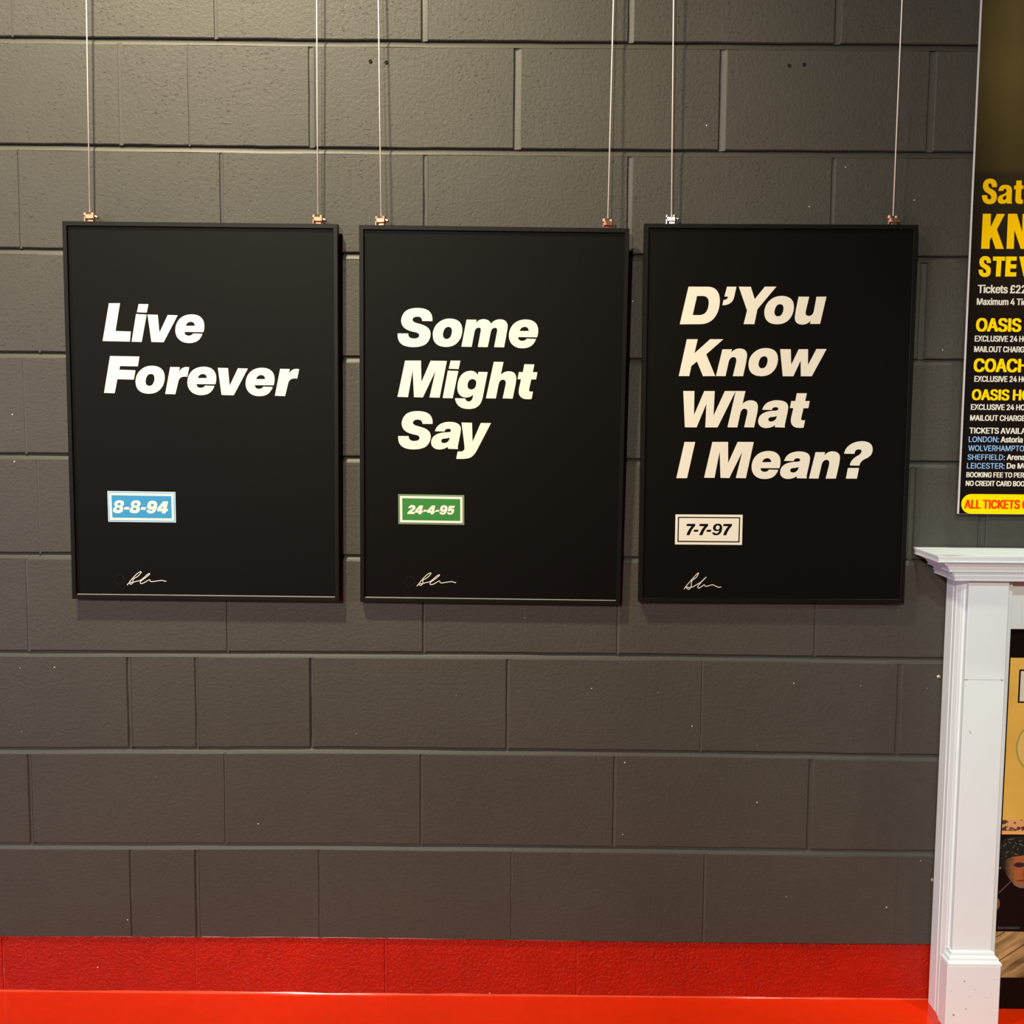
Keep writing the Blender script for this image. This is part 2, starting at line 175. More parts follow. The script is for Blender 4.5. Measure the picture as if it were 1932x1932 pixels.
SMALL_TYPE = {  # letter: (advance, outlines) in thousandths of an em
    '2': (453, ['64,0 64,47 234,229 252,248 282,282 294,298 303,312 311,327 316,341 319,356 320,371 319,389 315,405 308,419 298,431 287,441 273,449 258,455 241,458 224,460 205,458 188,454 172,447 159,438 148,427 139,413 132,398 128,381 127,362 66,362 68,391 75,418 86,442 102,464 121,482 143,496 168,507 196,513 225,516 254,513 281,507 306,497 328,482 346,465 361,445 372,423 379,398 381,372 380,354 377,336 371,318 363,299 351,280 336,259 317,235 294,209 267,180 153,60 389,57 389,0']),
    '4': (453, ['40,105 40,158 247,509 311,509 109,166 413,163 413,105', '282,0 282,318 343,318 343,0']),
    ':': (188, ['95,-4 83,-3 73,1 63,9 55,18 51,29 50,41 51,53 55,64 63,73 73,81 83,85 95,87 107,85 118,81 128,73 135,64 140,53 141,41 140,29 135,18 128,9 118,1 107,-3', '95,271 83,272 73,277 63,284 55,294 51,304 50,316 51,328 55,339 63,349 73,356 83,360 95,362 107,360 118,356 128,349 135,339 140,328 141,316 140,304 135,294 128,284 118,277 107,272']),
    'A': (480, ['16,0 201,509 276,509 463,0 395,0 287,302 272,346 232,478 245,478 233,437 222,402 213,371 204,345 191,302 85,0', '110,142 110,199 370,199 370,142']),
    'B': (456, ['60,0 60,509 241,509 274,507 304,501 329,491 350,477 367,461 381,442 390,421 396,398 398,374 397,353 393,336 387,320 378,307 368,295 356,286 343,278 315,267 315,262 331,260 347,254 363,245 378,234 391,220 402,203 411,184 416,161 418,136 416,111 410,88 400,67 386,48 368,31 344,18 317,8 284,2 247,0', '125,57 245,57 281,60 309,67 330,80 344,96 353,115 355,137 354,153 350,169 342,184 333,197 320,209 306,218 289,225 269,229 248,231 125,231', '125,285 238,285 256,287 273,290 288,296 302,304 314,314 323,326 330,340 335,355 336,372 333,393 326,412 313,429 294,442 270,449 240,452 125,452']),
    'C': (510, ['267,-7 225,-3 186,7 150,25 119,49 92,79 70,115 53,157 44,203 40,254 44,305 53,352 70,393 92,429 119,459 150,484 186,501 225,512 267,516 293,514 317,511 340,504 362,496 383,485 402,471 419,456 435,438 448,418 459,397 467,373 473,348 408,348 404,365 397,380 389,395 380,407 369,418 357,428 344,437 330,444 315,449 300,453 284,455 267,456 237,453 209,445 184,432 161,414 141,391 125,364 113,332 106,295 103,254 106,213 113,177 125,145 141,117 161,94 184,76 210,63 237,56 267,53 284,54 300,56 315,60 330,65 344,72 369,90 380,102 389,114 397,128 404,144 408,160 473,160 467,135 459,112 448,91 435,71 420,53 402,38 383,24 363,13 341,5 317,-2 293,-6']),
    'D': (502, ['219,0 96,0 96,57 215,57 254,60 288,68 318,81 343,99 363,122 379,149 390,181 397,216 399,255 397,294 390,329 379,361 364,388 344,410 320,428 291,441 258,449 221,452 93,452 93,509 225,509 273,505 315,495 353,478 385,455 412,426 433,391 449,351 458,306 462,255 458,205 449,159 433,119 411,83 384,54 351,31 312,14 268,3', '125,509 125,0 60,0 60,509']),
    'E': (419, ['60,0 60,509 372,509 372,452 125,452 125,286 355,286 355,229 125,229 125,57 375,57 375,0']),
    'F': (410, ['60,0 60,509 369,509 369,452 125,452 125,278 346,278 346,221 125,221 125,0']),
    'G': (520, ['269,-7 225,-3 185,7 149,25 118,49 91,79 69,116 53,157 43,203 40,254 43,305 53,352 69,393 91,429 117,459 149,484 184,501 223,512 265,516 291,514 316,510 340,504 363,494 384,483 403,469 421,453 436,436 449,416 460,395 468,373 474,349 408,349 402,365 387,393 378,406 368,417 344,436 330,443 300,453 283,455 265,456 236,453 209,445 183,432 160,414 141,392 125,364 113,332 106,295 103,254 106,213 113,177 125,145 141,117 161,95 184,76 210,63 238,56 269,53 296,55 322,61 345,71 365,85 382,102 396,123 407,147 413,173 415,202 434,199 283,199 283,256 478,256 478,200 475,160 466,124 451,91 431,62 406,38 377,19 344,5 308,-4']),
    'H': (517, ['60,0 60,509 125,509 125,289 392,289 392,509 457,509 457,0 392,0 392,232 125,232 125,0']),
    'I': (300, ['31,0 31,57 118,57 118,452 31,452 31,509 269,509 269,452 183,452 183,57 269,57 269,0']),
    'K': (467, ['104,145 104,216 128,246 139,261 199,331 212,344 364,509 448,509 231,276', '60,0 60,509 125,509 125,334 124,225 125,193 125,0', '372,0 188,259 228,309 449,0']),
    'L': (393, ['60,0 60,509 125,509 125,57 361,57 361,0']),
    'M': (628, ['60,0 60,509 152,509 277,187 284,170 322,49 307,49 311,59 352,187 476,509 568,509 568,0 504,0 506,398 506,428 507,457 513,457 498,409 456,291 342,0 286,0 170,291 134,392 112,457 119,457 120,401 121,342 122,0']),
    'N': (523, ['60,0 60,509 136,509 343,183 355,163 363,151 379,122 388,107 396,90 414,55 405,54 403,72 399,142 399,509 463,509 463,0 387,0 202,290 168,346 159,363 148,381 108,452 119,454 124,345 124,328 125,0']),
    'O': (533, ['267,-7 225,-3 186,7 150,25 119,49 92,79 70,115 53,157 44,203 40,254 44,305 53,352 70,393 92,429 119,459 150,484 186,501 225,512 267,516 309,512 348,501 384,484 415,459 442,429 464,393 480,352 490,305 493,254 490,203 480,157 464,115 442,79 415,49 384,25 348,7 309,-3', '267,53 296,55 324,63 349,76 372,94 392,116 408,144 420,176 428,213 430,254 428,295 420,332 408,365 392,392 372,415 349,433 324,446 296,453 267,456 237,453 210,445 184,433 161,415 142,392 125,364 113,332 106,295 103,254 106,213 113,176 125,144 142,117 161,94 184,76 210,63 237,55']),
    'P': (445, ['60,0 60,509 235,509 272,506 305,499 332,487 356,471 375,452 390,430 400,404 407,377 409,348 407,318 400,291 390,265 375,243 356,223 332,207 305,195 272,188 235,186 109,186 109,242 233,242 257,244 279,248 297,256 312,266 324,279 333,294 339,310 343,328 344,348 343,367 339,385 333,402 324,416 312,428 297,439 279,446 257,451 232,452 125,452 125,0']),
    'R': (449, ['60,0 60,509 236,509 273,506 305,500 333,489 356,473 376,455 390,433 401,408 407,381 409,352 407,323 401,296 390,271 376,250 356,232 333,217 305,206 273,200 236,198 96,198 96,255 234,255 258,256 280,260 298,267 313,276 325,287 334,300 340,316 344,333 345,352 344,371 340,389 334,405 325,419 313,430 298,440 279,446 258,451 233,452 125,452 125,0', '353,0 230,229 303,229 428,0']),
    'S': (447, ['224,-9 188,-7 156,-1 128,9 102,23 81,40 64,60 51,83 42,109 38,137 104,137 108,118 114,102 123,88 136,76 150,66 166,59 185,53 204,50 224,49 246,50 267,54 286,60 303,69 317,79 329,92 338,106 344,122 346,139 344,154 340,168 332,179 322,189 310,197 296,205 263,217 184,239 145,253 112,269 86,289 67,313 56,341 52,372 54,400 62,425 75,448 92,468 113,484 138,498 165,508 195,514 227,516 259,514 289,508 316,498 340,484 360,468 377,449 390,427 398,403 401,378 337,378 332,402 320,421 302,437 280,449 254,456 225,459 204,457 185,454 167,448 152,440 139,430 129,418 121,405 117,391 115,376 117,359 122,345 131,334 142,324 155,315 169,308 312,264 344,248 359,238 372,226 384,213 395,198 402,180 407,161 408,139 406,112 399,87 386,64 370,43 349,25 323,11 294,0 261,-7']),
    'T': (449, ['32,452 32,509 417,509 417,452 257,452 257,0 193,0 193,452']),
    'U': (517, ['259,-8 220,-6 186,2 154,15 126,33 103,55 85,80 71,108 63,140 60,173 60,509 124,509 124,178 126,155 132,133 141,113 153,95 169,80 187,68 208,59 232,53 259,52 285,53 309,59 331,68 349,80 364,95 377,113 385,133 391,155 393,178 393,509 457,509 457,173 454,140 446,108 433,80 414,55 391,33 363,15 332,2 297,-6']),
    'V': (480, ['204,0 16,509 84,509 192,206 207,164 215,137 236,71 248,31 235,31 247,71 257,107 283,187 290,206 395,509 463,509 278,0']),
    'W': (686, ['155,0 16,509 82,509 163,196 167,179 172,162 175,145 187,94 190,76 194,58 197,40 189,40 193,58 196,76 203,111 215,162 220,179 224,196 306,509 380,509 462,196 494,58 497,40 488,40 492,58 495,76 503,111 506,128 510,145 515,162 523,196 603,509 670,509 530,0 455,0 368,323 362,345 357,368 351,391 336,475 350,475 345,446 330,371 318,323 230,0']),
    'X': (474, ['18,0 217,284 217,236 29,509 104,509 178,400 188,386 230,318 243,292 232,292 288,386 298,400 374,509 446,509 259,239 259,287 456,0 382,0 230,231 244,231 182,129 91,0']),
    'a': (389, ['160,-9 137,-7 115,-3 94,5 76,15 60,29 48,45 38,63 32,84 30,108 32,128 36,146 43,161 53,174 64,184 78,193 92,200 108,206 125,211 178,220 257,231 265,235 271,240 274,246 276,255 275,272 272,285 267,297 260,307 251,315 240,322 227,327 212,330 196,331 178,330 163,327 149,322 137,316 127,309 118,301 110,292 104,283 100,274 41,291 51,313 64,331 79,346 95,358 114,368 133,375 153,380 173,383 208,384 239,379 255,375 271,369 286,360 300,350 312,336 322,320 330,301 335,278 337,251 337,0 277,0 277,52 272,52 267,43 252,25 242,16 229,8 215,1 199,-4 181,-7', '170,45 192,47 211,51 228,59 242,68 254,80 263,93 270,108 274,122 276,138 276,190 147,163 134,159 112,147 103,139 97,130 93,118 92,105 93,93 96,82 102,72 109,64 119,57 130,52 142,48']),
    'c': (396, ['207,-8 174,-5 144,3 117,16 93,35 72,58 56,85 44,116 37,150 34,187 37,225 44,260 56,291 72,318 93,341 117,360 144,374 174,382 207,384 226,384 243,381 260,377 276,371 291,364 305,356 318,346 330,335 340,322 349,308 356,293 362,277 303,262 300,272 270,311 231,328 207,330 184,328 163,321 145,310 130,296 118,278 108,258 102,236 98,212 96,187 98,163 102,139 108,117 118,97 130,80 145,66 163,55 184,49 207,46 253,55 271,66 292,89 304,117 363,102 357,86 350,70 341,56 331,43 306,21 292,12 277,5 261,-1 244,-5 226,-7']),
    'e': (404, ['212,-8 177,-5 145,3 117,16 92,35 72,58 56,85 44,116 37,150 34,187 36,224 44,258 55,290 71,317 91,340 115,359 142,373 172,382 205,384 226,383 246,380 266,374 285,366 303,355 319,341 334,324 347,305 357,282 365,256 370,227 371,194 371,169 75,169 75,221 338,221 310,202 308,226 304,248 298,269 288,286 277,301 263,314 246,323 227,328 205,330 183,328 164,323 146,313 131,301 119,286 109,270 102,251 97,231 96,211 96,178 98,151 102,127 110,106 121,88 135,73 151,61 169,53 190,48 212,46 227,47 241,49 254,53 265,58 276,65 294,82 306,105 365,91 358,72 348,55 335,39 320,26 302,14 283,4 261,-3 237,-7']),
    'i': (167, ['53,0 53,379 114,379 114,0', '84,443 73,444 63,448 54,455 47,463 43,472 41,483 43,494 47,504 54,512 63,518 73,522 84,524 95,522 105,518 114,512 121,504 125,494 126,483 125,472 121,463 114,455 105,448 95,444']),
    'k': (381, ['110,137 110,212 121,212 284,379 360,379 184,199 177,199', '53,0 53,509 114,509 114,0', '294,0 148,186 191,229 372,0']),
    'm': (610, ['53,0 53,379 112,379 112,295 108,295 114,314 122,331 132,346 144,358 158,368 172,376 187,382 203,385 219,386 245,383 268,375 287,361 303,342 314,320 321,295 312,295 318,312 326,329 337,343 350,356 364,366 381,375 398,381 417,385 437,386 458,385 478,380 497,372 514,361 529,346 541,328 550,307 555,283 557,255 557,0 496,0 496,254 493,279 485,298 473,313 456,323 438,329 419,330 402,329 387,326 374,320 363,312 353,302 345,290 340,277 336,263 335,247 335,0 274,0 274,260 272,280 265,297 253,311 238,322 220,328 199,330 185,329 171,326 158,320 145,312 135,302 126,289 119,274 115,257 114,238 114,0']),
    'n': (410, ['114,227 114,0 53,0 53,379 112,379 112,287 102,287 116,319 132,344 152,362 175,374 200,382 227,384 252,383 275,377 295,369 313,356 328,340 341,321 350,298 355,271 357,240 357,0 296,0 296,235 293,263 286,286 273,304 256,318 235,326 210,329 192,328 176,324 161,317 147,308 136,297 126,283 119,266 115,248']),
    'o': (415, ['207,-8 174,-5 144,3 117,16 93,35 72,58 56,85 44,116 37,150 34,187 37,225 44,260 56,291 72,318 93,341 117,360 144,374 174,382 207,384 241,382 271,374 299,360 323,341 343,318 359,291 371,260 379,225 381,187 379,150 371,116 359,85 343,58 323,35 299,16 271,3 241,-5', '207,46 231,49 252,55 270,66 285,80 298,97 307,117 314,139 318,163 319,187 318,212 314,236 307,258 298,278 285,296 270,310 252,321 231,328 207,330 184,328 163,321 145,310 130,296 118,278 108,258 102,236 98,212 96,187 98,163 102,139 108,117 118,97 130,80 145,66 163,55 184,49']),
    'r': (259, ['53,0 53,379 112,379 112,321 124,339 137,354 152,367 171,377 191,383 240,384 243,322 207,326 190,324 174,321 159,315 146,306 135,296 126,284 119,269 115,254 114,237 114,0']),
    's': (365, ['182,-8 157,-7 133,-3 112,3 93,12 76,24 62,38 50,54 41,73 36,94 94,107 101,87 111,72 124,60 141,52 160,47 181,45 206,47 227,53 244,62 258,74 265,88 268,103 266,115 262,126 254,136 243,144 229,150 212,155 149,170 118,180 92,192 72,208 58,227 50,249 47,274 49,295 55,314 65,332 79,347 95,360 115,370 137,378 161,383 187,384 212,383 234,379 254,372 271,363 286,352 299,339 309,324 318,308 324,290 268,277 262,291 254,304 243,316 228,325 210,331 187,333 166,331 147,326 131,317 119,305 111,292 109,277 110,264 115,253 124,243 136,235 152,229 172,223 229,209 261,200 287,187 306,171 320,153 328,131 331,107 329,85 323,65 312,47 298,31 281,18 260,6 236,-2 210,-7']),
    't': (227, ['204,379 204,327 6,327 6,379', '65,471 126,471 126,98 127,83 130,70 136,61 144,55 156,51 202,54 213,2 168,-4 138,-1 113,7 92,21 77,41 68,64 65,93']),
    'u': (410, ['182,-5 158,-3 135,2 115,11 97,23 82,39 69,59 60,82 54,109 53,139 53,379 114,379 114,144 116,117 124,94 137,75 154,61 175,53 200,50 218,51 234,55 249,62 263,71 274,83 283,97 290,113 295,132 296,153 296,379 357,379 357,0 298,0 298,92 307,92 294,60 277,35 257,17 234,5 209,-3']),
    'x': (379, ['21,0 171,218 171,171 29,379 100,379 147,306 170,270 188,237 207,206 175,206 185,221 194,237 211,270 222,287 233,306 282,379 352,379 209,169 209,214 358,0 287,0 219,103 173,182 205,182 195,167 178,136 170,120 160,103 91,0']),
    '£': (425, ['37,41 37,57 55,59 69,64 80,74 87,87 92,104 93,125 85,358 86,387 92,414 102,439 116,461 134,480 156,495 181,506 209,513 239,516 265,514 288,508 310,499 330,487 347,472 362,454 374,433 382,411 387,385 328,377 323,400 313,420 300,437 283,449 263,456 240,459 219,457 202,453 186,446 173,436 163,424 155,410 149,395 146,378 146,360 153,127 153,113 150,100 145,89 139,79 132,71 123,64 103,53', '37,0 37,57 311,57 324,63 330,85 330,107 388,107 388,91 385,63 378,40 366,23 349,10 327,3 299,0', '37,229 37,280 311,280 311,229']),
}


# ---------------------------------------------------------------- helpers
COL = SC.collection


def link(o, parent=None):
    COL.objects.link(o)
    if parent is not None:
        o.parent = parent
    return o


def tag(o, label, cat, group=None):
    o['label'] = label
    o['category'] = cat
    if group:
        o['group'] = group
    return o


def thing(name, loc, label, cat, group=None, mat=None):
    o = bpy.data.objects.new(name, None)
    o.empty_display_size = 0.05
    if mat is not None:
        o.matrix_world = mat
    else:
        o.location = loc
    link(o)
    return tag(o, label, cat, group)


class MB:
    """collects faces for one mesh"""
    def __init__(s):
        s.v = []
        s.f = []

    def add(s, vs, fs):
        n = len(s.v)
        s.v += [tuple(v) for v in vs]
        s.f += [tuple(i + n for i in f) for f in fs]
        return s

    def box(s, x0, x1, y0, y1, z0, z1, b=0.0):
        if b <= 0:
            vs = [(x, y, z) for z in (z0, z1) for y in (y0, y1) for x in (x0, x1)]
            fs = [(0, 2, 3, 1), (4, 5, 7, 6), (0, 1, 5, 4), (1, 3, 7, 5), (3, 2, 6, 7), (2, 0, 4, 6)]
            return s.add(vs, fs)
        vs = []
        idx = {}
        for iz, z in enumerate((z0, z1)):
            for iy, y in enumerate((y0, y1)):
                for ix, x in enumerate((x0, x1)):
                    sx, sy, sz = 1 - 2 * ix, 1 - 2 * iy, 1 - 2 * iz
                    for k in range(3):
                        p = [x + sx * b, y + sy * b, z + sz * b]
                        p[k] = (x, y, z)[k]
                        idx[(ix, iy, iz, k)] = len(vs)
                        vs.append(tuple(p))
        g = lambda ix, iy, iz, k: idx[(ix, iy, iz, k)]
        fs = []
        for e in (0, 1):
            fs.append([g(e, 0, 0, 0), g(e, 1, 0, 0), g(e, 1, 1, 0), g(e, 0, 1, 0)][::1 if e else -1])
            fs.append([g(0, e, 0, 1), g(0, e, 1, 1), g(1, e, 1, 1), g(1, e, 0, 1)][::1 if e else -1])
            fs.append([g(0, 0, e, 2), g(1, 0, e, 2), g(1, 1, e, 2), g(0, 1, e, 2)][::1 if e else -1])
        for a in (0, 1):
            for c in (0, 1):
                fs.append([g(0, a, c, 1), g(1, a, c, 1), g(1, a, c, 2), g(0, a, c, 2)])
                fs.append([g(a, 0, c, 0), g(a, 1, c, 0), g(a, 1, c, 2), g(a, 0, c, 2)])
                fs.append([g(a, c, 0, 0), g(a, c, 1, 0), g(a, c, 1, 1), g(a, c, 0, 1)])
        for ix in (0, 1):
            for iy in (0, 1):
                for iz in (0, 1):
                    fs.append([g(ix, iy, iz, 0), g(ix, iy, iz, 1), g(ix, iy, iz, 2)])
        return s.add(vs, fs)

    def tube(s, pts, r, n=8, cap=True):
        pts = [Vector(p) for p in pts]
        rs = r if isinstance(r, (list, tuple)) else [r] * len(pts)
        rings = []
        for i, p in enumerate(pts):
            d = (pts[min(i + 1, len(pts) - 1)] - pts[max(i - 1, 0)]).normalized()
            a = d.cross(Vector((0, 0, 1)) if abs(d.z) < .9 else Vector((1, 0, 0))).normalized()
            c = d.cross(a)
            rings.append([p + (a * math.cos(t) + c * math.sin(t)) * rs[i] for t in [2 * math.pi * k / n for k in range(n)]])
        vs = [v for rr in rings for v in rr]
        fs = [(i * n + k, i * n + (k + 1) % n, (i + 1) * n + (k + 1) % n, (i + 1) * n + k) for i in range(len(pts) - 1) for k in range(n)]
        if cap:
            fs += [tuple(range(n))[::-1], tuple(range((len(pts) - 1) * n, len(pts) * n))]
        return s.add(vs, fs)

    def flat(s, contours, y):
        """filled outline(s) in the x-z plane at depth y; first is the outside, the rest are holes"""
        polys = [[Vector((a, b, 0)) for a, b in c] for c in contours]
        flatpts = [p for c in polys for p in c]
        vs = [(p.x, y, p.y) for p in flatpts]
        fs = []
        for t in tessellate_polygon(polys):
            a, b, c = (flatpts[i] for i in t)
            fs.append(t if (b - a).cross(c - a).z > 0 else t[::-1])
        return s.add(vs, fs)

    def build(s, name, mat, parent=None, smooth=False, recalc=False):
        me = bpy.data.meshes.new(name)
        me.from_pydata(s.v, [], s.f)
        if recalc:
            import bmesh
            bm = bmesh.new()
            bm.from_mesh(me)
            bmesh.ops.recalc_face_normals(bm, faces=bm.faces)
            bm.to_mesh(me)
            bm.free()
        me.materials.append(mat)
        if smooth:
            me.polygons.foreach_set('use_smooth', [True] * len(me.polygons))
        me.update()
        return link(bpy.data.objects.new(name, me), parent)


def lerp(samples, x):
    xs = [a for a, b in samples]
    zs = [b for a, b in samples]
    if x < xs[0] or x > xs[-1]:
        return zs[0] if x < xs[0] else zs[-1]
    return float(np.interp(x, xs, zs))


# ---------------------------------------------------------------- materials
def new_mat(name):
    m = bpy.data.materials.new(name)
    m.use_nodes = True
    return m, m.node_tree.nodes, m.node_tree.links, m.node_tree.nodes['Principled BSDF']


def plain(name, col, rough=0.5, metal=0.0, spec=0.5, noise=0.0, scale=60.0, bump=0.0):
    m, N, L, P = new_mat(name)
    P.inputs['Base Color'].default_value = (*col, 1)
    P.inputs['Roughness'].default_value = rough
    P.inputs['Metallic'].default_value = metal
    P.inputs['Specular IOR Level'].default_value = spec
    if noise or bump:
        g = N.new('ShaderNodeNewGeometry')
        t = N.new('ShaderNodeTexNoise')
        t.inputs['Scale'].default_value = scale
        t.inputs['Detail'].default_value = 4
        L.new(g.outputs['Position'], t.inputs['Vector'])
        if noise:
            mx = N.new('ShaderNodeMix')
            mx.data_type = 'RGBA'
            mx.inputs[6].default_value = tuple(c * (1 - noise) for c in col) + (1,)
            mx.inputs[7].default_value = tuple(min(1, c * (1 + noise)) for c in col) + (1,)
            L.new(t.outputs['Fac'], mx.inputs[0])
            L.new(mx.outputs[2], P.inputs['Base Color'])
        if bump:
            b = N.new('ShaderNodeBump')
            b.inputs['Strength'].default_value = bump
            b.inputs['Distance'].default_value = 0.001
            L.new(t.outputs['Fac'], b.inputs['Height'])
            L.new(b.outputs['Normal'], P.inputs['Normal'])
    return m


def masonry(name, col, rough, spec, relief, chips, pit=1.0, spread=0.12, wear=0.0):
    """painted concrete block: fine orange-peel, scattered pits, small paint chips"""
    m, N, L, P = new_mat(name)
    P.inputs['Roughness'].default_value = rough
    P.inputs['Specular IOR Level'].default_value = spec
    geo = N.new('ShaderNodeNewGeometry')
    pos = geo.outputs['Position']

    def noise(scale, detail=3, vec=pos, rgh=0.55):
        t = N.new('ShaderNodeTexNoise')
        t.inputs['Scale'].default_value = scale
        t.inputs['Detail'].default_value = detail
        t.inputs['Roughness'].default_value = rgh
        L.new(vec, t.inputs['Vector'])
        return t.outputs['Fac']

    def math_(op, a, b=None, clamp=False):
        n = N.new('ShaderNodeMath')
        n.operation = op
        n.use_clamp = clamp
        for i, q in enumerate((a, b)):
            if q is None:
                continue
            if isinstance(q, (int, float)):
                n.inputs[i].default_value = q
            else:
                L.new(q, n.inputs[i])
        return n.outputs[0]

    def ramp(f, lo, hi):
        n = N.new('ShaderNodeMapRange')
        n.inputs['From Min'].default_value = lo
        n.inputs['From Max'].default_value = hi
        L.new(f, n.inputs['Value'])
        return n.outputs['Result']

    # colour: slow mottling of the paint
    big = noise(2.6, 3)
    mid = noise(38, 4)
    mot = math_('ADD', math_('MULTIPLY', big, 0.65), math_('MULTIPLY', mid, 0.35))
    mx = N.new('ShaderNodeMix')
    mx.data_type = 'RGBA'
    mx.inputs[6].default_value = tuple(c * (1 - spread) for c in col) + (1,)
    mx.inputs[7].default_value = tuple(c * (1 + spread) for c in col) + (1,)
    L.new(ramp(mot, 0.3, 0.7), mx.inputs[0])
    # chips: rare tiny pale dots
    vor = N.new('ShaderNodeTexVoronoi')
    vor.voronoi_dimensions = '2D'
    vor.inputs['Scale'].default_value = 13.0
    spx = N.new('ShaderNodeSeparateXYZ')
    cbx = N.new('ShaderNodeCombineXYZ')
    L.new(pos, spx.inputs[0])
    L.new(spx.outputs[0], cbx.inputs[0])
    L.new(spx.outputs[1 if name.endswith('floor') else 2], cbx.inputs[1])
    L.new(cbx.outputs[0], vor.inputs['Vector'])
    sep = N.new('ShaderNodeSeparateColor')
    L.new(vor.outputs['Color'], sep.inputs[0])
    rad = math_('MULTIPLY', ramp(sep.outputs[0], 1.0 - chips, 1.0), 0.036)
    wob = math_('MULTIPLY', noise(750, 1), 0.030)
    dot = math_('LESS_THAN', math_('ADD', vor.outputs['Distance'], wob), rad)
    mc = N.new('ShaderNodeMix')
    mc.data_type = 'RGBA'
    mc.inputs[7].default_value = (0.75, 0.68, 0.52, 1)
    L.new(dot, mc.inputs[0])
    L.new(mx.outputs[2], mc.inputs[6])
    L.new(mc.outputs[2], P.inputs['Base Color'])
    # relief
    fine = noise(330, 2)
    peel = noise(120, 3)
    mp = N.new('ShaderNodeMapping')
    mp.inputs['Scale'].default_value = (0.55, 0.55, 1.25)
    L.new(pos, mp.inputs['Vector'])
    pits = ramp(noise(150, 2, mp.outputs[0], 0.5), 0.37, 0.30)
    sepp = N.new('ShaderNodeSeparateXYZ')
    L.new(pos, sepp.inputs[0])
    # rougher castings towards the top left of the wall
    zone = math_('SUBTRACT', math_('MULTIPLY', sepp.outputs[2], 0.5), math_('MULTIPLY', sepp.outputs[0], 0.22))
    zone = math_('ADD', ramp(zone, 0.15, 0.95), 0.18, True)
    patch = ramp(noise(5.5, 2), 0.42, 0.62)
    pitm = math_('MULTIPLY', math_('MULTIPLY', pits, zone), math_('ADD', math_('MULTIPLY', patch, 0.8), 0.2))
    h = math_('ADD', math_('MULTIPLY', fine, 0.35), math_('MULTIPLY', peel, 0.75))
    h = math_('SUBTRACT', h, math_('MULTIPLY', pitm, 1.25 * pit))
    b = N.new('ShaderNodeBump')
    b.inputs['Strength'].default_value = relief
    b.inputs['Distance'].default_value = 0.0022
    L.new(h, b.inputs['Height'])
    L.new(b.outputs['Normal'], P.inputs['Normal'])
    return m


GREY_PAINT = (0.0515, 0.0470, 0.0365)
RED_PAINT = (0.40, 0.0080, 0.0001)
M_BLOCK = masonry('grey_painted_block', GREY_PAINT, 0.55, 0.35, 0.58, 0.13)
M_MORTAR = plain('grey_painted_mortar', GREY_PAINT, 0.50, spec=0.45, noise=0.1, scale=110, bump=0.35)
M_REDBLOCK = masonry('red_gloss_block', RED_PAINT, 0.34, 0.34, 1.0, 0.06, 1.6, 0.22)
for _n in M_REDBLOCK.node_tree.nodes:
    if _n.type == 'BUMP':
        _n.inputs['Distance'].default_value = 0.0036
M_REDMORTAR = plain('red_painted_mortar', RED_PAINT, 0.35, noise=0.1, scale=80, bump=0.4)
M_FLOOR = masonry('red_gloss_floor', (0.76, 0.026, 0.0004), 0.17, 0.5, 0.05, 0.02, 0.3, 0.10)
M_FRAME = plain('black_satin_frame', (0.004, 0.0032, 0.0022), 0.45, spec=0.16, noise=0.2, scale=200)
M_PRINT = plain('poster_black_print', (0.0022, 0.0015, 0.0008), 0.50, spec=0.10, noise=0.25, scale=400)
M_LIP = plain('pale_bottom_strip', (0.30, 0.27, 0.24), 0.4)
M_WOODWHITE = plain('white_painted_wood', (0.765, 0.84, 0.84), 0.42, noise=0.035, scale=14, bump=0.12)
M_WHITEEDGE = plain('white_foam_edge', (0.96, 0.96, 0.92), 0.5)
M_BLACKBOARD = plain('black_backing_board', (0.0055, 0.0022, 0.0008), 0.6, spec=0.12)
M_CORD = plain('pale_cord', (0.95, 0.93, 0.82), 0.35, spec=0.8)
M_COPPER = plain('copper_toned_clamp', (0.60, 0.33, 0.22), 0.45, metal=1.0)
M_NICKEL = plain('polished_nickel_clamp', (0.62, 0.60, 0.56), 0.3, metal=1.0)
M_BRASS = plain('brass_screw', (0.95, 0.80, 0.52), 0.25, metal=1.0)
M_HOLE = plain('drilled_hole_shadow', (0.004, 0.004, 0.004), 0.9)
M_DIRT = plain('scuff_mark', (0.36, 0.34, 0.32), 0.7)
INK = {
    'cream': plain('ink_cream', (0.79, 0.755, 0.625), 0.5, noise=0.02, scale=300),
    'print_black': M_PRINT,
    'pale_blue': plain('ink_pale_blue', (0.62, 0.82, 0.95), 0.5),
    'badge_blue': plain('ink_badge_blue', (0.018, 0.25, 0.50), 0.5, noise=0.04, scale=300),
    'olive_green': plain('ink_olive_green', (0.20, 0.32, 0.16), 0.5),
    'dark_green': plain('ink_dark_green', (0.03, 0.08, 0.03), 0.5),
    'badge_green': plain('ink_badge_green', (0.020, 0.20, 0.022), 0.5, noise=0.05, scale=300),
    'yellow': plain('ink_yellow', (1.0, 0.67, 0.0), 0.6, spec=0.05),
    'amber': plain('ink_amber', (1.0, 0.60, 0.0), 0.6, spec=0.05),
    'sky': plain('ink_sky_blue', (0.30, 0.55, 0.88), 0.5),
    'ticket_red': plain('ink_ticket_red', (0.80, 0.045, 0.003), 0.6, spec=0.05),
    'grey': plain('ink_grey', (0.085, 0.10, 0.13), 0.5),
    'stamp': plain('ink_faint_stamp', (0.035, 0.032, 0.032), 0.4),
}

# ---------------------------------------------------------------- the block wall
rng = random.Random(7)
wall = bpy.data.objects.new('wall_back', None)
wall['kind'] = 'structure'
link(wall)

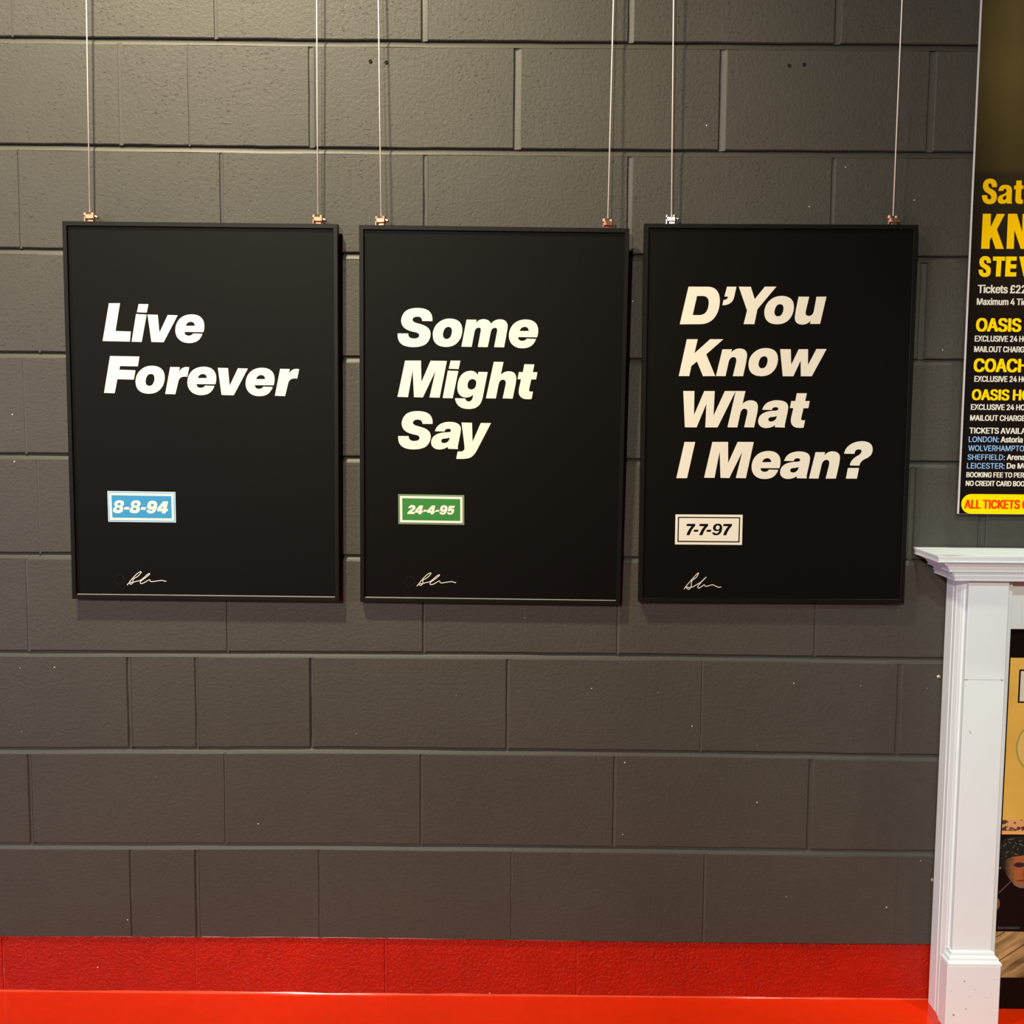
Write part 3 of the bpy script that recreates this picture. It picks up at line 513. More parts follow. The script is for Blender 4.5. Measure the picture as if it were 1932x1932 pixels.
XMIN, XMAX = -1.35, 4.15
beds = [[(XMIN, 0.0), (XMAX, 0.0)]] + BED_JOINTS
top = BED_JOINTS[-1]
for k in range(1, 6):
    beds.append([(x, z + 0.225 * k) for x, z in top])


def half_gap(i):                      # half height of bed joint i
    return 0.0 if i == 0 else (0.0026 if i == 1 else 0.0066)


joints = dict(PERP_JOINTS)
for c in range(11, len(beds) - 1):
    src = joints[c - 2]
    joints[c] = [(x + rng.uniform(-.004, .004), g, d) for x, g, d in src if g > .003]
for c, js in joints.items():
    js = sorted(js)
    x = js[0][0]
    while x - 0.45 > XMIN:
        x -= 0.45
        js.insert(0, (x, 0.006, 0.0025))
    x = js[-1][0]
    while x + 0.45 < XMAX:
        x += 0.45
        js.append((x, 0.008, 0.0035))
    joints[c] = js

grey_mortar, red_mortar = MB(), MB()
for c in range(len(beds) - 1):
    lo, hi = beds[c], beds[c + 1]
    mb_mortar = red_mortar if c == 0 else grey_mortar
    edges = [(XMIN, 0, 0.004)] + joints[c] + [(XMAX, 0, 0.004)]
    for (xa, ga, da), (xb, gb, db) in zip(edges, edges[1:]):
        x0, x1 = xa + ga / 2, xb - gb / 2
        if x1 - x0 < 0.01:
            continue
        face = rng.uniform(-0.0006, 0.0006) + (0.0075 if c == 0 else 0)
        bl, br, bt, bb = min(.0026, da * .8), min(.0026, db * .8), 0.0024, 0.0024
        if c == 1:
            bb = 0.0012
        z0 = lambda x: lerp(lo, x) + half_gap(c)
        z1 = lambda x: lerp(hi, x) - half_gap(c + 1)
        # perimeter with slightly wandering arrises
        nx, nz = 8, 4
        per = []
        for i in range(nx):
            x = x0 + (x1 - x0) * i / nx
            per.append((x, z0(x), 'b' if i else 'bl'))
        for i in range(nz):
            per.append((x1, z0(x1) + (z1(x1) - z0(x1)) * i / nz, 'r' if i else 'br'))
        for i in range(nx):
            x = x1 - (x1 - x0) * i / nx
            per.append((x, z1(x), 't' if i else 'tr'))
        for i in range(nz):
            per.append((x0, z1(x0) + (z0(x0) - z1(x0)) * i / nz, 'l' if i else 'tl'))
        vs_f, vs_m, vs_b = [], [], []
        cx, cz = (x0 + x1) / 2, (z0(x0) + z1(x0)) / 2
        for x, z, k in per:
            j = rng.uniform(-.0008, .0008)
            dx = (bl if 'l' in k else 0) - (br if 'r' in k else 0)
            dz = (bb if 'b' in k else 0) - (bt if 't' in k else 0)
            bx = max(abs(dx), abs(dz))
            if k in 'bt':
                z += j
            if k in 'lr':
                x += j * .6
            vs_f.append((x + dx - cx, face, z + dz - cz))
            vs_m.append((x - cx, face + bx * .9, z - cz))
            vs_b.append((x - cx, 0.018, z - cz))
        n = len(per)
        fs = [tuple(range(n))]
        for a in (0, n):
            fs += [(a + i, a + n + i, a + n + (i + 1) % n, a + (i + 1) % n) for i in range(n)]
        b = MB()
        b.add(vs_f + vs_m + vs_b, fs)
        o = b.build('block', M_REDBLOCK if c == 0 else M_BLOCK, wall)
        o.location = (cx, 0, cz)
    # perpend fillings
    for x, g, d in joints[c]:
        g2 = g / 2 + .001
        za, zb = lerp(lo, x) + half_gap(c) - .0012, lerp(hi, x) - half_gap(c + 1) + .002
        off = 0.0075 if c == 0 else 0
        m = 6
        vs, fs = [], []
        for i in range(m + 1):
            z = za + (zb - za) * i / m
            w = rng.uniform(-.0008, .0008)
            dd = d * rng.uniform(.75, 1.2)
            vs += [(x - g2, dd * 1.15 + off, z), (x + w - g2 * .4, dd * 1.1 + off, z), (x + g2, dd * (.22 if x < 1.65 else .95) + off, z)]
        for i in range(m):
            a = i * 3
            fs += [(a, a + 1, a + 4, a + 3), (a + 1, a + 2, a + 5, a + 4)]
        mb_mortar.add(vs, fs)
for i in range(1, len(beds)):
    b = beds[i]
    hg = half_gap(i) + .0012
    m = 60
    vs, fs = [], []
    mbm = red_mortar if i == 1 else grey_mortar
    for k in range(m + 1):
        x = XMIN + (XMAX - XMIN) * k / m
        z = lerp(b, x) + rng.uniform(-.0006, .0006)
        w = rng.uniform(-.0006, .0006)
        if i == 1:
            vs += [(x, 0.011, z + hg), (x, 0.011, z), (x, .0105, z - hg * .3), (x, .010, z - hg * .6), (x, .0095, z - hg)]
        else:
            vs += [(x, 0.0095, z + hg), (x, 0.0088 + w, z + hg * .62), (x, .0046 + w, z + hg * .18), (x, .0019 + w * .6, z - hg * .40), (x, .0001, z - hg)]
    for k in range(m):
        for q in range(4):
            a = k * 5 + q
            fs.append((a, a + 5, a + 6, a + 1))
    mbm.add(vs, fs)
back = MB()
back.box(XMIN, XMAX, 0.012, 0.10, -0.05, lerp(beds[-1], 1) + .02)
back.build('wall_core', M_MORTAR, wall)
grey_mortar.build('mortar', M_MORTAR, wall, smooth=True)
red_mortar.build('mortar', M_REDMORTAR, wall, recalc=False)
# drilled holes left in the face
for x, z in HOLES:
    h = MB()
    n = 12
    ring = lambda r, y: [(r * math.cos(2 * math.pi * k / n), y, r * math.sin(2 * math.pi * k / n)) for k in range(n)]
    vs = ring(.0042, -.0001) + ring(.0030, -.0012) + ring(.0022, .0002)
    fs = [(k, (k + 1) % n, n + (k + 1) % n, n + k) for k in range(n)] + [(n + k, n + (k + 1) % n, 2 * n + (k + 1) % n, 2 * n + k) for k in range(n)] + [tuple(range(2 * n, 3 * n))]
    h.add(vs, fs)
    o = h.build('drill_hole', M_HOLE, wall)
    o.location = (x, -.0008, z)

# ---------------------------------------------------------------- floor and the paint fillet along it
fl = MB()
fl.add([(XMIN - 2, 0.009, 0), (XMAX + 2, 0.009, 0), (XMAX + 2, -8.5, 0), (XMIN - 2, -8.5, 0), (XMIN - 2, 0.009, -.05), (XMAX + 2, 0.009, -.05), (XMAX + 2, -8.5, -.05), (XMIN - 2, -8.5, -.05)],
       [(0, 3, 2, 1), (4, 5, 6, 7), (3, 7, 6, 2), (0, 4, 7, 3), (1, 2, 6, 5)])
f = fl.build('floor', M_FLOOR)
f['kind'] = 'structure'
tr = MB()
vs, fs = [], []
m = 70
for k in range(m + 1):
    x = XMIN + (XMAX - XMIN) * k / m
    r = .0042 * rng.uniform(.6, 1.35)
    for q in range(5):
        a = math.pi / 2 * q / 4
        vs.append((x, .0075 - r * (1 - math.sin(a)), .0002 + r * (1 - math.cos(a))))
for k in range(m):
    for q in range(4):
        a = k * 5 + q
        fs.append((a, a + 5, a + 6, a + 1))
tr.add(vs, fs)
t = tr.build('trim_1', plain('red_gloss_fillet', (0.72, 0.07, 0.03), 0.12, spec=0.8, noise=.2, scale=30), smooth=True)
t['kind'] = 'structure'


# ---------------------------------------------------------------- lettering
def outline(s):
    """expand '~' handles (quadratic curves) into points"""
    toks = []
    for t in s.split():
        o = t[0] == '~'
        a, b = t.lstrip('~').split(',')
        toks.append((float(a) / 1000, float(b) / 1000, o))
    n = len(toks)
    pts = []
    for i, (x, z, o) in enumerate(toks):
        if not o:
            pts.append((x, z))
        else:
            p, q = toks[i - 1], toks[(i + 1) % n]
            for k in range(1, 7):
                t = k / 7
                pts.append(((1 - t) ** 2 * p[0] + 2 * t * (1 - t) * x + t * t * q[0],
                            (1 - t) ** 2 * p[1] + 2 * t * (1 - t) * z + t * t * q[1]))
    return pts


SEPARATE = {'i', '?'}                 # letters made of two separate shapes


def put_glyph(mb, g, x, z, y, s=1.0):
    cs = [[(x + a * s, z + b * s) for a, b in outline(c)] for c in GLYPHS[g]]
    if g in SEPARATE:
        for c in cs:
            mb.flat([c], y)
    else:
        mb.flat(cs, y)


def ribbon(mb, pts, w, y):
    # smooth the pen stroke, then give it width
    P = []
    for i in range(len(pts) - 1):
        p0, p1, p2, p3 = pts[max(i - 1, 0)], pts[i], pts[i + 1], pts[min(i + 2, len(pts) - 1)]
        for k in range(4):
            t = k / 4
            P.append(tuple(.5 * (2 * p1[j] + (p2[j] - p0[j]) * t + (2 * p0[j] - 5 * p1[j] + 4 * p2[j] - p3[j]) * t * t + (3 * p1[j] - p0[j] - 3 * p2[j] + p3[j]) * t ** 3) for j in (0, 1)))
    P.append(pts[-1])
    vs = []
    for i, p in enumerate(P):
        a, b = P[max(i - 1, 0)], P[min(i + 1, len(P) - 1)]
        d = math.hypot(b[0] - a[0], b[1] - a[1]) or 1
        nx, nz = -(b[1] - a[1]) / d * w / 2, (b[0] - a[0]) / d * w / 2
        vs += [(p[0] + nx, y, p[1] + nz), (p[0] - nx, y, p[1] - nz)]
    mb.add(vs, [(2 * i, 2 * i + 1, 2 * i + 3, 2 * i + 2) for i in range(len(P) - 1)])


SMALL_TYPE['I'] = (185, ['60,0 60,509 125,509 125,0'])


def typeset(text, x, z, w, h, y, mat, parent, name='lettering', bold=0.045):
    """condensed bold words fitted to a width and cap height (in metres)"""
    vs, fs, pen = [], [], 0
    for ch in text:
        if ch == ' ':
            pen += 165
            continue
        adv, cs = SMALL_TYPE[ch]
        outs, holes = [], []
        for c in cs:
            pts = [tuple(float(q) for q in t.split(',')) for t in c.split()]
            ar = sum(pts[k - 1][0] * pts[k][1] - pts[k][0] * pts[k - 1][1] for k in range(len(pts)))
            (outs if ar < 0 else holes).append([Vector((a + pen, c_, 0)) for a, c_ in pts])
        for k, o in enumerate(outs):
            polys = [o] + (holes if k == 0 else [])
            flatpts = [p for q in polys for p in q]
            n0 = len(vs)
            vs += [(p.x, p.y, k) for p in flatpts]
            for t in tessellate_polygon(polys):
                a, b_, c_ = (flatpts[q] for q in t)
                fs.append(tuple(q + n0 for q in (t if (b_ - a).cross(c_ - a).z > 0 else t[::-1])))
        pen += adv
    xs = [v[0] for v in vs]
    bx, bz = bold * h, bold * h * .38
    x0, x1 = min(xs), max(xs)
    kx = (w - 2 * bx) / (x1 - x0)
    kz = (h - 2 * bz) / 509
    V, F = [], []
    k = 0
    for dx in (-bx, 0, bx):
        for dz in (-bz, bz):
            V += [(x + bx + (a - x0) * kx + dx, y - .000024 * k - .000008 * lay, z + bz + c_ * kz + dz) for a, c_, lay in vs]
            F += [tuple(q + k * len(vs) for q in f) for f in fs]
            k += 1
    me = bpy.data.meshes.new(name)
    me.from_pydata(V, [], F)
    me.materials.append(mat)
    me.update()
    return link(bpy.data.objects.new(name, me), parent)


# ---------------------------------------------------------------- the three framed posters
def frame_mesh(w, h):
    b = MB()
    prof = [(0.0, .019), (0.0, .0008), (.0008, 0.0), (.0088, 0.0), (.0096, .0008), (.0096, .0075)]
    vs = []
    for o, y in prof:
        vs += [(o, y, o), (w - o, y, o), (w - o, y, h - o), (o, y, h - o)]
    fs = []
    for i in range(len(prof) - 1):
        for k in range(4):
            fs.append((i * 4 + k, i * 4 + (k + 1) % 4, (i + 1) * 4 + (k + 1) % 4, (i + 1) * 4 + k))
    fs.append((0, 3, 2, 1))
    return b.add(vs, fs)


POSTERS = {
    'f1': (F1, 'black framed poster reading Live Forever with blue date badge'),
    'f2': (F2, 'black framed poster reading Some Might Say with green date badge'),
    'f3': (F3, "black framed poster reading D'You Know What I Mean? with white date badge"),
}
for key, (D, label) in POSTERS.items():
    ax, az = Vector(D['ax']), Vector(D['az'])
    ay = az.cross(ax)
    mw = Matrix(((ax.x, ay.x, az.x, D['o'][0]), (ax.y, ay.y, az.y, D['o'][1]), (ax.z, ay.z, az.z, D['o'][2]), (0, 0, 0, 1)))
    root = thing('framed_poster', None, label, 'poster', 'framed song title posters hanging in a row', mat=mw)
    w, h = D['w'], D['h']
    frame_mesh(w, h).build('frame', M_FRAME, root, recalc=True)
    p = MB()
    p.box(.007, w - .007, .006, .010, .007, h - .007)
    pr = p.build('print', M_PRINT, root)
    if key != 'f3':  # thin pale strip along the inner bottom lip; no glazing is built
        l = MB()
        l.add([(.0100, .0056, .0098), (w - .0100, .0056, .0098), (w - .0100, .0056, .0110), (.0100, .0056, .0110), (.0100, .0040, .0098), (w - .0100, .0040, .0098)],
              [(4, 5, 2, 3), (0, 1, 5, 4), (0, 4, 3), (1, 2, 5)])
        o = l.build('bottom_strip', M_LIP, root)
        o['label'] = 'thin pale strip along the inner bottom lip of the frame'
    for ln in TITLES[key]:
        t = MB()
        for g in ln:
            put_glyph(t, g[0], g[1], g[2], .0057, g[3] if len(g) > 3 else 1.0)
        t.build('title_lettering', INK['cream'], pr)
    root_badge = None
    for i, (c, q) in enumerate(BADGES[key]):
        t = MB()
        t.flat([q], .0057 - .0002 * i)
        if i == 0:
            root_badge = t.build('date_badge', INK[c], pr)
        else:
            # further inks of the badge join the badge mesh
            me = root_badge.data
            n0 = len(me.polygons)
            vs = [v.co[:] for v in me.vertices] + t.v
            fs = [tuple(pp.vertices) for pp in me.polygons] + [tuple(a + len(me.vertices) for a in f) for f in t.f]
            mi = [pp.material_index for pp in me.polygons] + [i] * len(t.f)
            mats = list(me.materials) + [INK[c]]
            nm = bpy.data.meshes.new('date_badge')
            nm.from_pydata(vs, [], fs)
            for mm in mats:
                nm.materials.append(mm)
            nm.polygons.foreach_set('material_index', mi)
            root_badge.data = nm
    t = MB()
    for g in DATES[key]:
        put_glyph(t, g[0], g[1], g[2], .0057 - .0002 * len(BADGES[key]), g[3] if len(g) > 3 else 1.0)
    t.build('date_lettering', INK['print_black' if key == 'f3' else 'cream'], pr)
    t = MB()
    ribbon(t, SIGNATURES[key], .0016, .0056)
    t.build('signature', INK['cream'], pr)
    if key in STAMPS:
        t = MB()
        sx, sz = STAMPS[key]
        for k in range(26):
            a = 2 * math.pi * k / 26
            r = .0105 if k % 2 else .0112
            cx, cz = sx + r * math.cos(a), sz + r * math.sin(a)
            t.flat([[(cx - .0006, cz - .0003), (cx + .0006, cz - .0003), (cx + .0004, cz + .0005), (cx - .0004, cz + .0004)]], .0057)
        t.build('embossed_stamp', INK['stamp'], pr)


# ---------------------------------------------------------------- cords and clamps holding the posters
def clamp_mesh(kind):
    b = MB()
    b.box(-.0085, .0085, -.006, .006, .002, .0115, .0018)                     # body
    b.tube([(-.0075, 0, .0100), (-.0075, 0, .0150)], [.0042, .0036], 12)      # two round screw heads on top
    b.tube([(.0055, 0, .0100), (.0055, 0, .0150)], [.0042, .0036], 12)
    b.box(-.0062, .0052, -.0080, -.0058, .0030, .0062, .0008)                 # raised nose on the face
    b.tube([(.0080, 0, .0085), (.0125, -.001, .0062), (.0150, -.001, .0050)], [.0026, .0026, .0008], 8)  # pointed grub screw
    b.box(-.0100, -.0075, -.004, .004, -.0015, .0075, .0006)                  # hook arm going down to the frame
    b.box(-.0040, .0060, -.0035, .0035, -.0015, .0030, .0006)
    return b


CORD_TXT = [('left', 'Live Forever', 'f1'), ('right', 'Live Forever', 'f1'), ('left', 'Some Might Say', 'f2'),
            ('right', 'Some Might Say', 'f2'), ('left', "D'You Know What I Mean?", 'f3'), ('right', "D'You Know What I Mean?", 'f3')]
for i, (xb, yb, zb, xt, yt, zt) in enumerate(CORDS):
    side, txt, key = CORD_TXT[i]
    r = thing('hanging_cord', (xb, yb, zb), f'pale cord with clamp holding the {side} end of the {txt} poster', 'cord', 'cords the framed posters hang from')
    k = (2.92 - zb) / (zt - zb)
    c = MB()
    c.tube([(0, 0, -.002), ((xt - xb) * k, (yt - yb) * k, (zt - zb) * k)], .0015, 8)
    c.build('cord', M_CORD, r, smooth=True)
    D = POSTERS[key][0]
    lx = (xb - D['o'][0]) / D['w']
    ztop = D['o'][2] + D['h'] * D['az'][2] + (D['ax'][2] * (xb - D['o'][0]))
    cl = clamp_mesh(i)
    cl.v = [(x * 1.2, y * 1.2, z * 1.2) for x, y, z in cl.v]
    cl = cl.build('clamp', M_NICKEL if i == 4 else M_COPPER, r)
    cl.location = (0, 0, ztop - zb + .0019)
    cl.rotation_euler = (0, (-.05, .04, -.03, .06, 0, .05)[i], (0.25, .1, -.1, .2, -.2, .1)[i])
    if i == 4:
        cl['label'] = 'silver coloured clamp'
rail = MB()
rail.box(-0.4, 2.9, -.045, -.012, 2.905, 2.945, .002)
rail.box(-0.4, 2.9, -.013, .0, 2.915, 2.935)
ro = rail.build('trim_2', plain('rail_white', (.7, .68, .62), .4))
ro['kind'] = 'structure'

# ---------------------------------------------------------------- the concert board on the right
bd = thing('concert_board', (2.1145, -.032, 1.1527), 'tall black foam board with yellow and white ticket text above the white mantel shelf', 'sign')
BW, BH = 1.22, 1.62
b = MB()
b.box(0, BW, .0003, .0095, 0, BH)
b.build('foam_core', M_WHITEEDGE, bd)
m, N, L, P = new_mat('concert_print')
P.inputs['Roughness'].default_value = .6
P.inputs['Specular IOR Level'].default_value = .12
tc = N.new('ShaderNodeTexCoord')
sp = N.new('ShaderNodeSeparateXYZ')
L.new(tc.outputs['Object'], sp.inputs[0])
cr = N.new('ShaderNodeValToRGB')
mr = N.new('ShaderNodeMapRange')
mr.inputs['From Max'].default_value = 1.6
L.new(sp.outputs[2], mr.inputs['Value'])
L.new(mr.outputs[0], cr.inputs[0])
el = cr.color_ramp.elements
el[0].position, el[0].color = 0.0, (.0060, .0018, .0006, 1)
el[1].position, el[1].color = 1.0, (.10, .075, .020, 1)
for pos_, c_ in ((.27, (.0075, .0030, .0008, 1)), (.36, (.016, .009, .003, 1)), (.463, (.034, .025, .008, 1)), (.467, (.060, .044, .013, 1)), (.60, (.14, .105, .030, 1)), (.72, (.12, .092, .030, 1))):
    e = el.new(pos_)
    e.color = c_
nz = N.new('ShaderNodeTexNoise')
nz.inputs['Scale'].default_value = 5
L.new(tc.outputs['Object'], nz.inputs['Vector'])
mr2 = N.new('ShaderNodeMapRange')
mr2.inputs['To Min'].default_value = .72
mr2.inputs['To Max'].default_value = 1.2
L.new(nz.outputs['Fac'], mr2.inputs['Value'])
# darker towards the printed left margin
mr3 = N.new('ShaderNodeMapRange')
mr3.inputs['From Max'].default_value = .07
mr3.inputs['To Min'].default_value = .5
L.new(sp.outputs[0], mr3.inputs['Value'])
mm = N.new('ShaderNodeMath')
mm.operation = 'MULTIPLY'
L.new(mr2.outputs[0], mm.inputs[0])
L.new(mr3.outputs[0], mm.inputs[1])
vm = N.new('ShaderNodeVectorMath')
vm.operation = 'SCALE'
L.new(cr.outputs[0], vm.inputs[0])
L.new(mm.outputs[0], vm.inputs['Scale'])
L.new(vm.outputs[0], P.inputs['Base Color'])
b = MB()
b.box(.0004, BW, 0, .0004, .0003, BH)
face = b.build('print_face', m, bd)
for i, ln in enumerate(BOARD_BIG):
    t = MB()
    for g in ln:
        put_glyph(t, g[0], g[1], g[2], -.0004, g[3] if len(g) > 3 else 1.0)
    t.build('lettering', INK['amber' if i < 2 else 'yellow'], face)
# yellow ticket band with a round end
t = MB()
pts = []
zc, rr = .0225, .0220
for k in range(13):
    a = math.pi / 2 + math.pi * k / 12
    pts.append((.0042 + rr + rr * math.cos(a), zc + rr * math.sin(a)))
pts += [(BW - .01, zc - rr), (BW - .01, zc + rr)]
t.flat([pts], -.0003)
t.build('ticket_band', INK['yellow'], face)
for txt, x, z, w, h, c in BOARD_TEXT:
    thin = c == 'sky'
    typeset(txt, x, z, w, h, -.0006, INK[c], face, bold=.018 if thin else (.062 if c in ('yellow', 'ticket_red') else .048))

# ---------------------------------------------------------------- white fireplace surround
XC = 2.80                                           # its middle, out of the frame


def mir(x0, x1, side):
    return (x0, x1) if side == 0 else (2 * XC - x1, 2 * XC - x0)


mt = thing('mantelpiece', (XC, -.02, 0), 'white painted wooden fireplace surround with moulded shelf standing on the red floor', 'fireplace')


def mbuild(b, name, mat=M_WOODWHITE, recalc=True):
    o = b.build(name, mat, mt, recalc=recalc)
    o.location = (-XC, .02, 0)
    return o


XL, YF = 2.0265, -.150
b = MB()


def sweep(b, prof, xl, yf, ky=.56, yb=-.004):
    vs, fs = [], []
    for o, z in prof:
        vs += [(xl + o, yb, z), (xl + o, yf + o * ky, z), (2 * XC - xl - o, yf + o * ky, z), (2 * XC - xl - o, yb, z)]
    for i in range(len(prof) - 1):
        for k in range(3):
            fs.append((i * 4 + k, i * 4 + k + 1, (i + 1) * 4 + k + 1, (i + 1) * 4 + k))
        fs.append((i * 4 + 3, i * 4, (i + 1) * 4, (i + 1) * 4 + 3))
    fs.append((0, 1, 2, 3))
    n = (len(prof) - 1) * 4
    fs.append((n + 3, n + 2, n + 1, n))
    return b.add(vs, fs)


sweep(b, [(.0006, 1.0740), (0, 1.0734), (0, 1.0726), (.0018, 1.0719), (.0004, 1.0708), (.0030, 1.0645), (.0030, 1.0630)], XL, YF)
mbuild(b, 'mantel_shelf')
b = MB()
sweep(b, [(.0060, 1.0630), (.0050, 1.0622), (.0016, 1.0612), (.0022, 1.0588), (.0215, 1.0575), (.0215, 1.0550), (.0185, 1.0545), (.0235, 1.0500), (.0265, 1.0494), (.0310, 1.0484),
          (.0280, 1.0474), (.0335, 1.0408), (.0370, 1.0400), (.0325, 1.0385), (.0335, 1.0362), (.0420, 1.0345), (.0440, 1.0315), (.0490, 1.0285), (.0450, 1.0272), (.0495, 1.0208),
          (.0530, 1.0200), (.0485, 1.0185), (.0490, 1.0160), (.0520, 1.0150)], XL, YF)
mbuild(b, 'crown_moulding')
# stain where the paint has yellowed at the front of the shelf
b = MB()
b.flat([[(0, 0), (.02, -.003), (.05, -.002), (.07, .0005), (.045, .004), (.015, .007), (.002, .005)]], 0)
b.v = [(x + XL + .003, YF + .0022 + z, 1.0743) for x, y, z in b.v]
mbuild(b, 'paint_stain', plain('yellowed_paint', (.62, .42, .20), .5, noise=.2, scale=90), recalc=False)
for side in (0, 1):
    b = MB()
    b.box(*mir(2.1045, 2.2215, side), -.046, -.006, 0, 1.0150, .0015)
    mbuild(b, 'back_board')
    b = MB()
    b.box(*mir(2.1058, 2.2215, side), -.060, -.0455, 0, 1.0150, .0006)
    mbuild(b, 'middle_board')
    # splayed edge board and the moulding in front of it, cut to a plan outline
    for nm, plan, zb in (('leg_board', [(2.1045, -.0594), (2.1045, -.0625), (2.1058, -.0640), (2.1098, -.0772), (2.1108, -.0780), (2.2217, -.0780), (2.2222, -.0775), (2.2222, -.0594)], 0),
                         ('moulding_board', [(2.1104, -.0778), (2.1112, -.0790), (2.1124, -.0828), (2.1134, -.0835), (2.2118, -.0835), (2.2125, -.0828), (2.2132, -.0778)], .10)):
        b = MB()
        pl = plan if side == 0 else [(2 * XC - x, y) for x, y in plan]
        n = len(pl)
        b.add([(x, y, z) for z in (zb, 1.0150) for x, y in pl],
              [(k, (k + 1) % n, n + (k + 1) % n, n + k) for k in range(n)] + [tuple(range(n))[::-1], tuple(range(n, 2 * n))])
        mbuild(b, nm)
    b = MB()
    b.box(*mir(2.1165, 2.2045, side), -.1005, -.0830, .10, 1.0150, .001)
    pil = mbuild(b, 'pilaster')
    b = MB()
    b.box(*mir(2.0998, 2.2192, side), -.120, -.0778, 0, .1480, .0012)
    mbuild(b, 'plinth_block')
    b = MB()
    x0, x1 = mir(2.1165, 2.2045, side)
    pr_ = [(.0010, .1745), (.0045, .1735), (.0062, .1700), (.0062, .1668), (.0085, .1655), (.0125, .1625), (.0135, .1590), (.0145, .1572), (.0178, .1545), (.0192, .1520), (.0192, .1478)]
    vs, fs = [], []
    for o, z in pr_:
        vs += [(x0 - o * .86, -.0778, z), (x0 - o * .86, -.1005 - o, z), (x1 + o * .86, -.1005 - o, z), (x1 + o * .86, -.0778, z)]
    for i in range(len(pr_) - 1):
        for k in range(4):
            fs.append((i * 4 + k, i * 4 + (k + 1) % 4, (i + 1) * 4 + (k + 1) % 4, (i + 1) * 4 + k))
    fs += [(0, 1, 2, 3), tuple(len(pr_) * 4 - 4 + k for k in (3, 2, 1, 0))]
    b.add(vs, fs)
    mbuild(b, 'plinth_moulding')
    if side == 0:
        # fine joint and little scuffs on the pilaster and plinth
        for x0_, x1_, za_, zb_ in ((2.1160, 2.2005, .7938, .7944), (2.1160, 2.1225, .7925, .7945), (2.1950, 2.2010, .7920, .7945), (2.1175, 2.1215, .7785, .7793)):
            b = MB()
            b.box(x0_, x1_, -.1008, -.1000, za_, zb_)
            mbuild(b, 'scuff_mark', M_DIRT, recalc=False)
        for x, z, r, y in ((2.1325, .678, .0018, -.1007), (2.1345, .674, .0018, -.1007), (2.139, .113, .0022, -.1202), (2.164, .094, .0012, -.1202), (2.151, .078, .0013, -.1202),
                           (2.188, .076, .0013, -.1202), (2.145, .048, .0018, -.1202), (2.118, .034, .0030, -.1202), (2.199, .084, .0012, -.1202), (2.206, .118, .0012, -.1202), (2.110, .090, .0012, -.1202)):
            b = MB()
            b.flat([[(x + r * math.cos(a), z + .9 * r * math.sin(a)) for a in (0, 1, 2.2, 3.4, 4.5, 5.4)]], y)
            mbuild(b, 'scuff_mark', M_DIRT, recalc=False)
b = MB()
b.box(2.2222, 2 * XC - 2.2222, -.0580, -.006, .8985, 1.0150, .0012)
mbuild(b, 'frieze_board')

# ---------------------------------------------------------------- picture panel inside the surround
pn = thing('picture_panel', (2.2, -.031, 0), 'dark picture panel with amber, portrait and floorboard prints inside the white surround', 'picture panel')
PX = 2.2


def flatpart(name, polys, y, mat, parent=pn):
    t = MB()
    for p in polys:
        t.flat([[(x - PX, z) for x, z in p]], y)
    return t.build(name, mat, parent)


b = MB()
b.box(.0235, 1.1765, 0, .012, 0.0, .985)
board = b.build('backing_board', M_BLACKBOARD, pn)
R = lambda x0, x1, z0, z1: [(x0, z0), (x1, z0), (x1, z1), (x0, z1)]
BAND, N, L, P = new_mat('print_pattern_band')
P.inputs['Roughness'].default_value = .6
g = N.new('ShaderNodeNewGeometry')
nz = N.new('ShaderNodeTexNoise')
nz.inputs['Scale'].default_value = 105
nz.inputs['Detail'].default_value = 2
L.new(g.outputs['Position'], nz.inputs['Vector'])
cr = N.new('ShaderNodeValToRGB')
cr.color_ramp.elements[0].position, cr.color_ramp.elements[0].color = .43, (.09, .035, .03, 1)
cr.color_ramp.elements[1].position, cr.color_ramp.elements[1].color = .50, (.80, .42, .17, 1)
L.new(nz.outputs['Fac'], cr.inputs[0])
L.new(cr.outputs[0], P.inputs['Base Color'])
amb = flatpart('amber_print', [R(2.2462, 3.354, .4176, .8281)], -.0002, plain('print_amber', (.92, .52, .10), .6, spec=.15, noise=.22, scale=11))
flatpart('pattern_band', [R(2.2462, 3.354, .4262, .4520)], -.0004, BAND, amb)
flatpart('pale_band', [R(2.2462, 3.354, .4176, .4262)], -.0004, plain('print_pale_orange', (.95, .45, .14), .5), amb)
flatpart('dark_square', [R(2.2672, 2.345, .7246, .8015)], -.0004, M_PRINT, amb)
flatpart('white_square', [R(2.2708, 2.3414, .7282, .7979)], -.0006, INK['cream'], amb)
circ = lambda cx, cz, rx, rz, n=28: [(cx + rx * math.cos(2 * math.pi * k / n), cz + rz * math.sin(2 * math.pi * k / n)) for k in range(n)]
flatpart('green_ring', [circ(2.320, .622, .052, .060)], -.0004, plain('print_olive', (.42, .40, .07), .5), amb)
flatpart('ring_centre', [circ(2.320, .622, .048, .056)], -.0006, plain('print_straw', (.86, .58, .16), .5), amb)


def Q(px, pz):                           # photo millimetres of the portrait print -> place on the panel
    return (2.2440 + px * .00119, .4139 - pz * .00126)


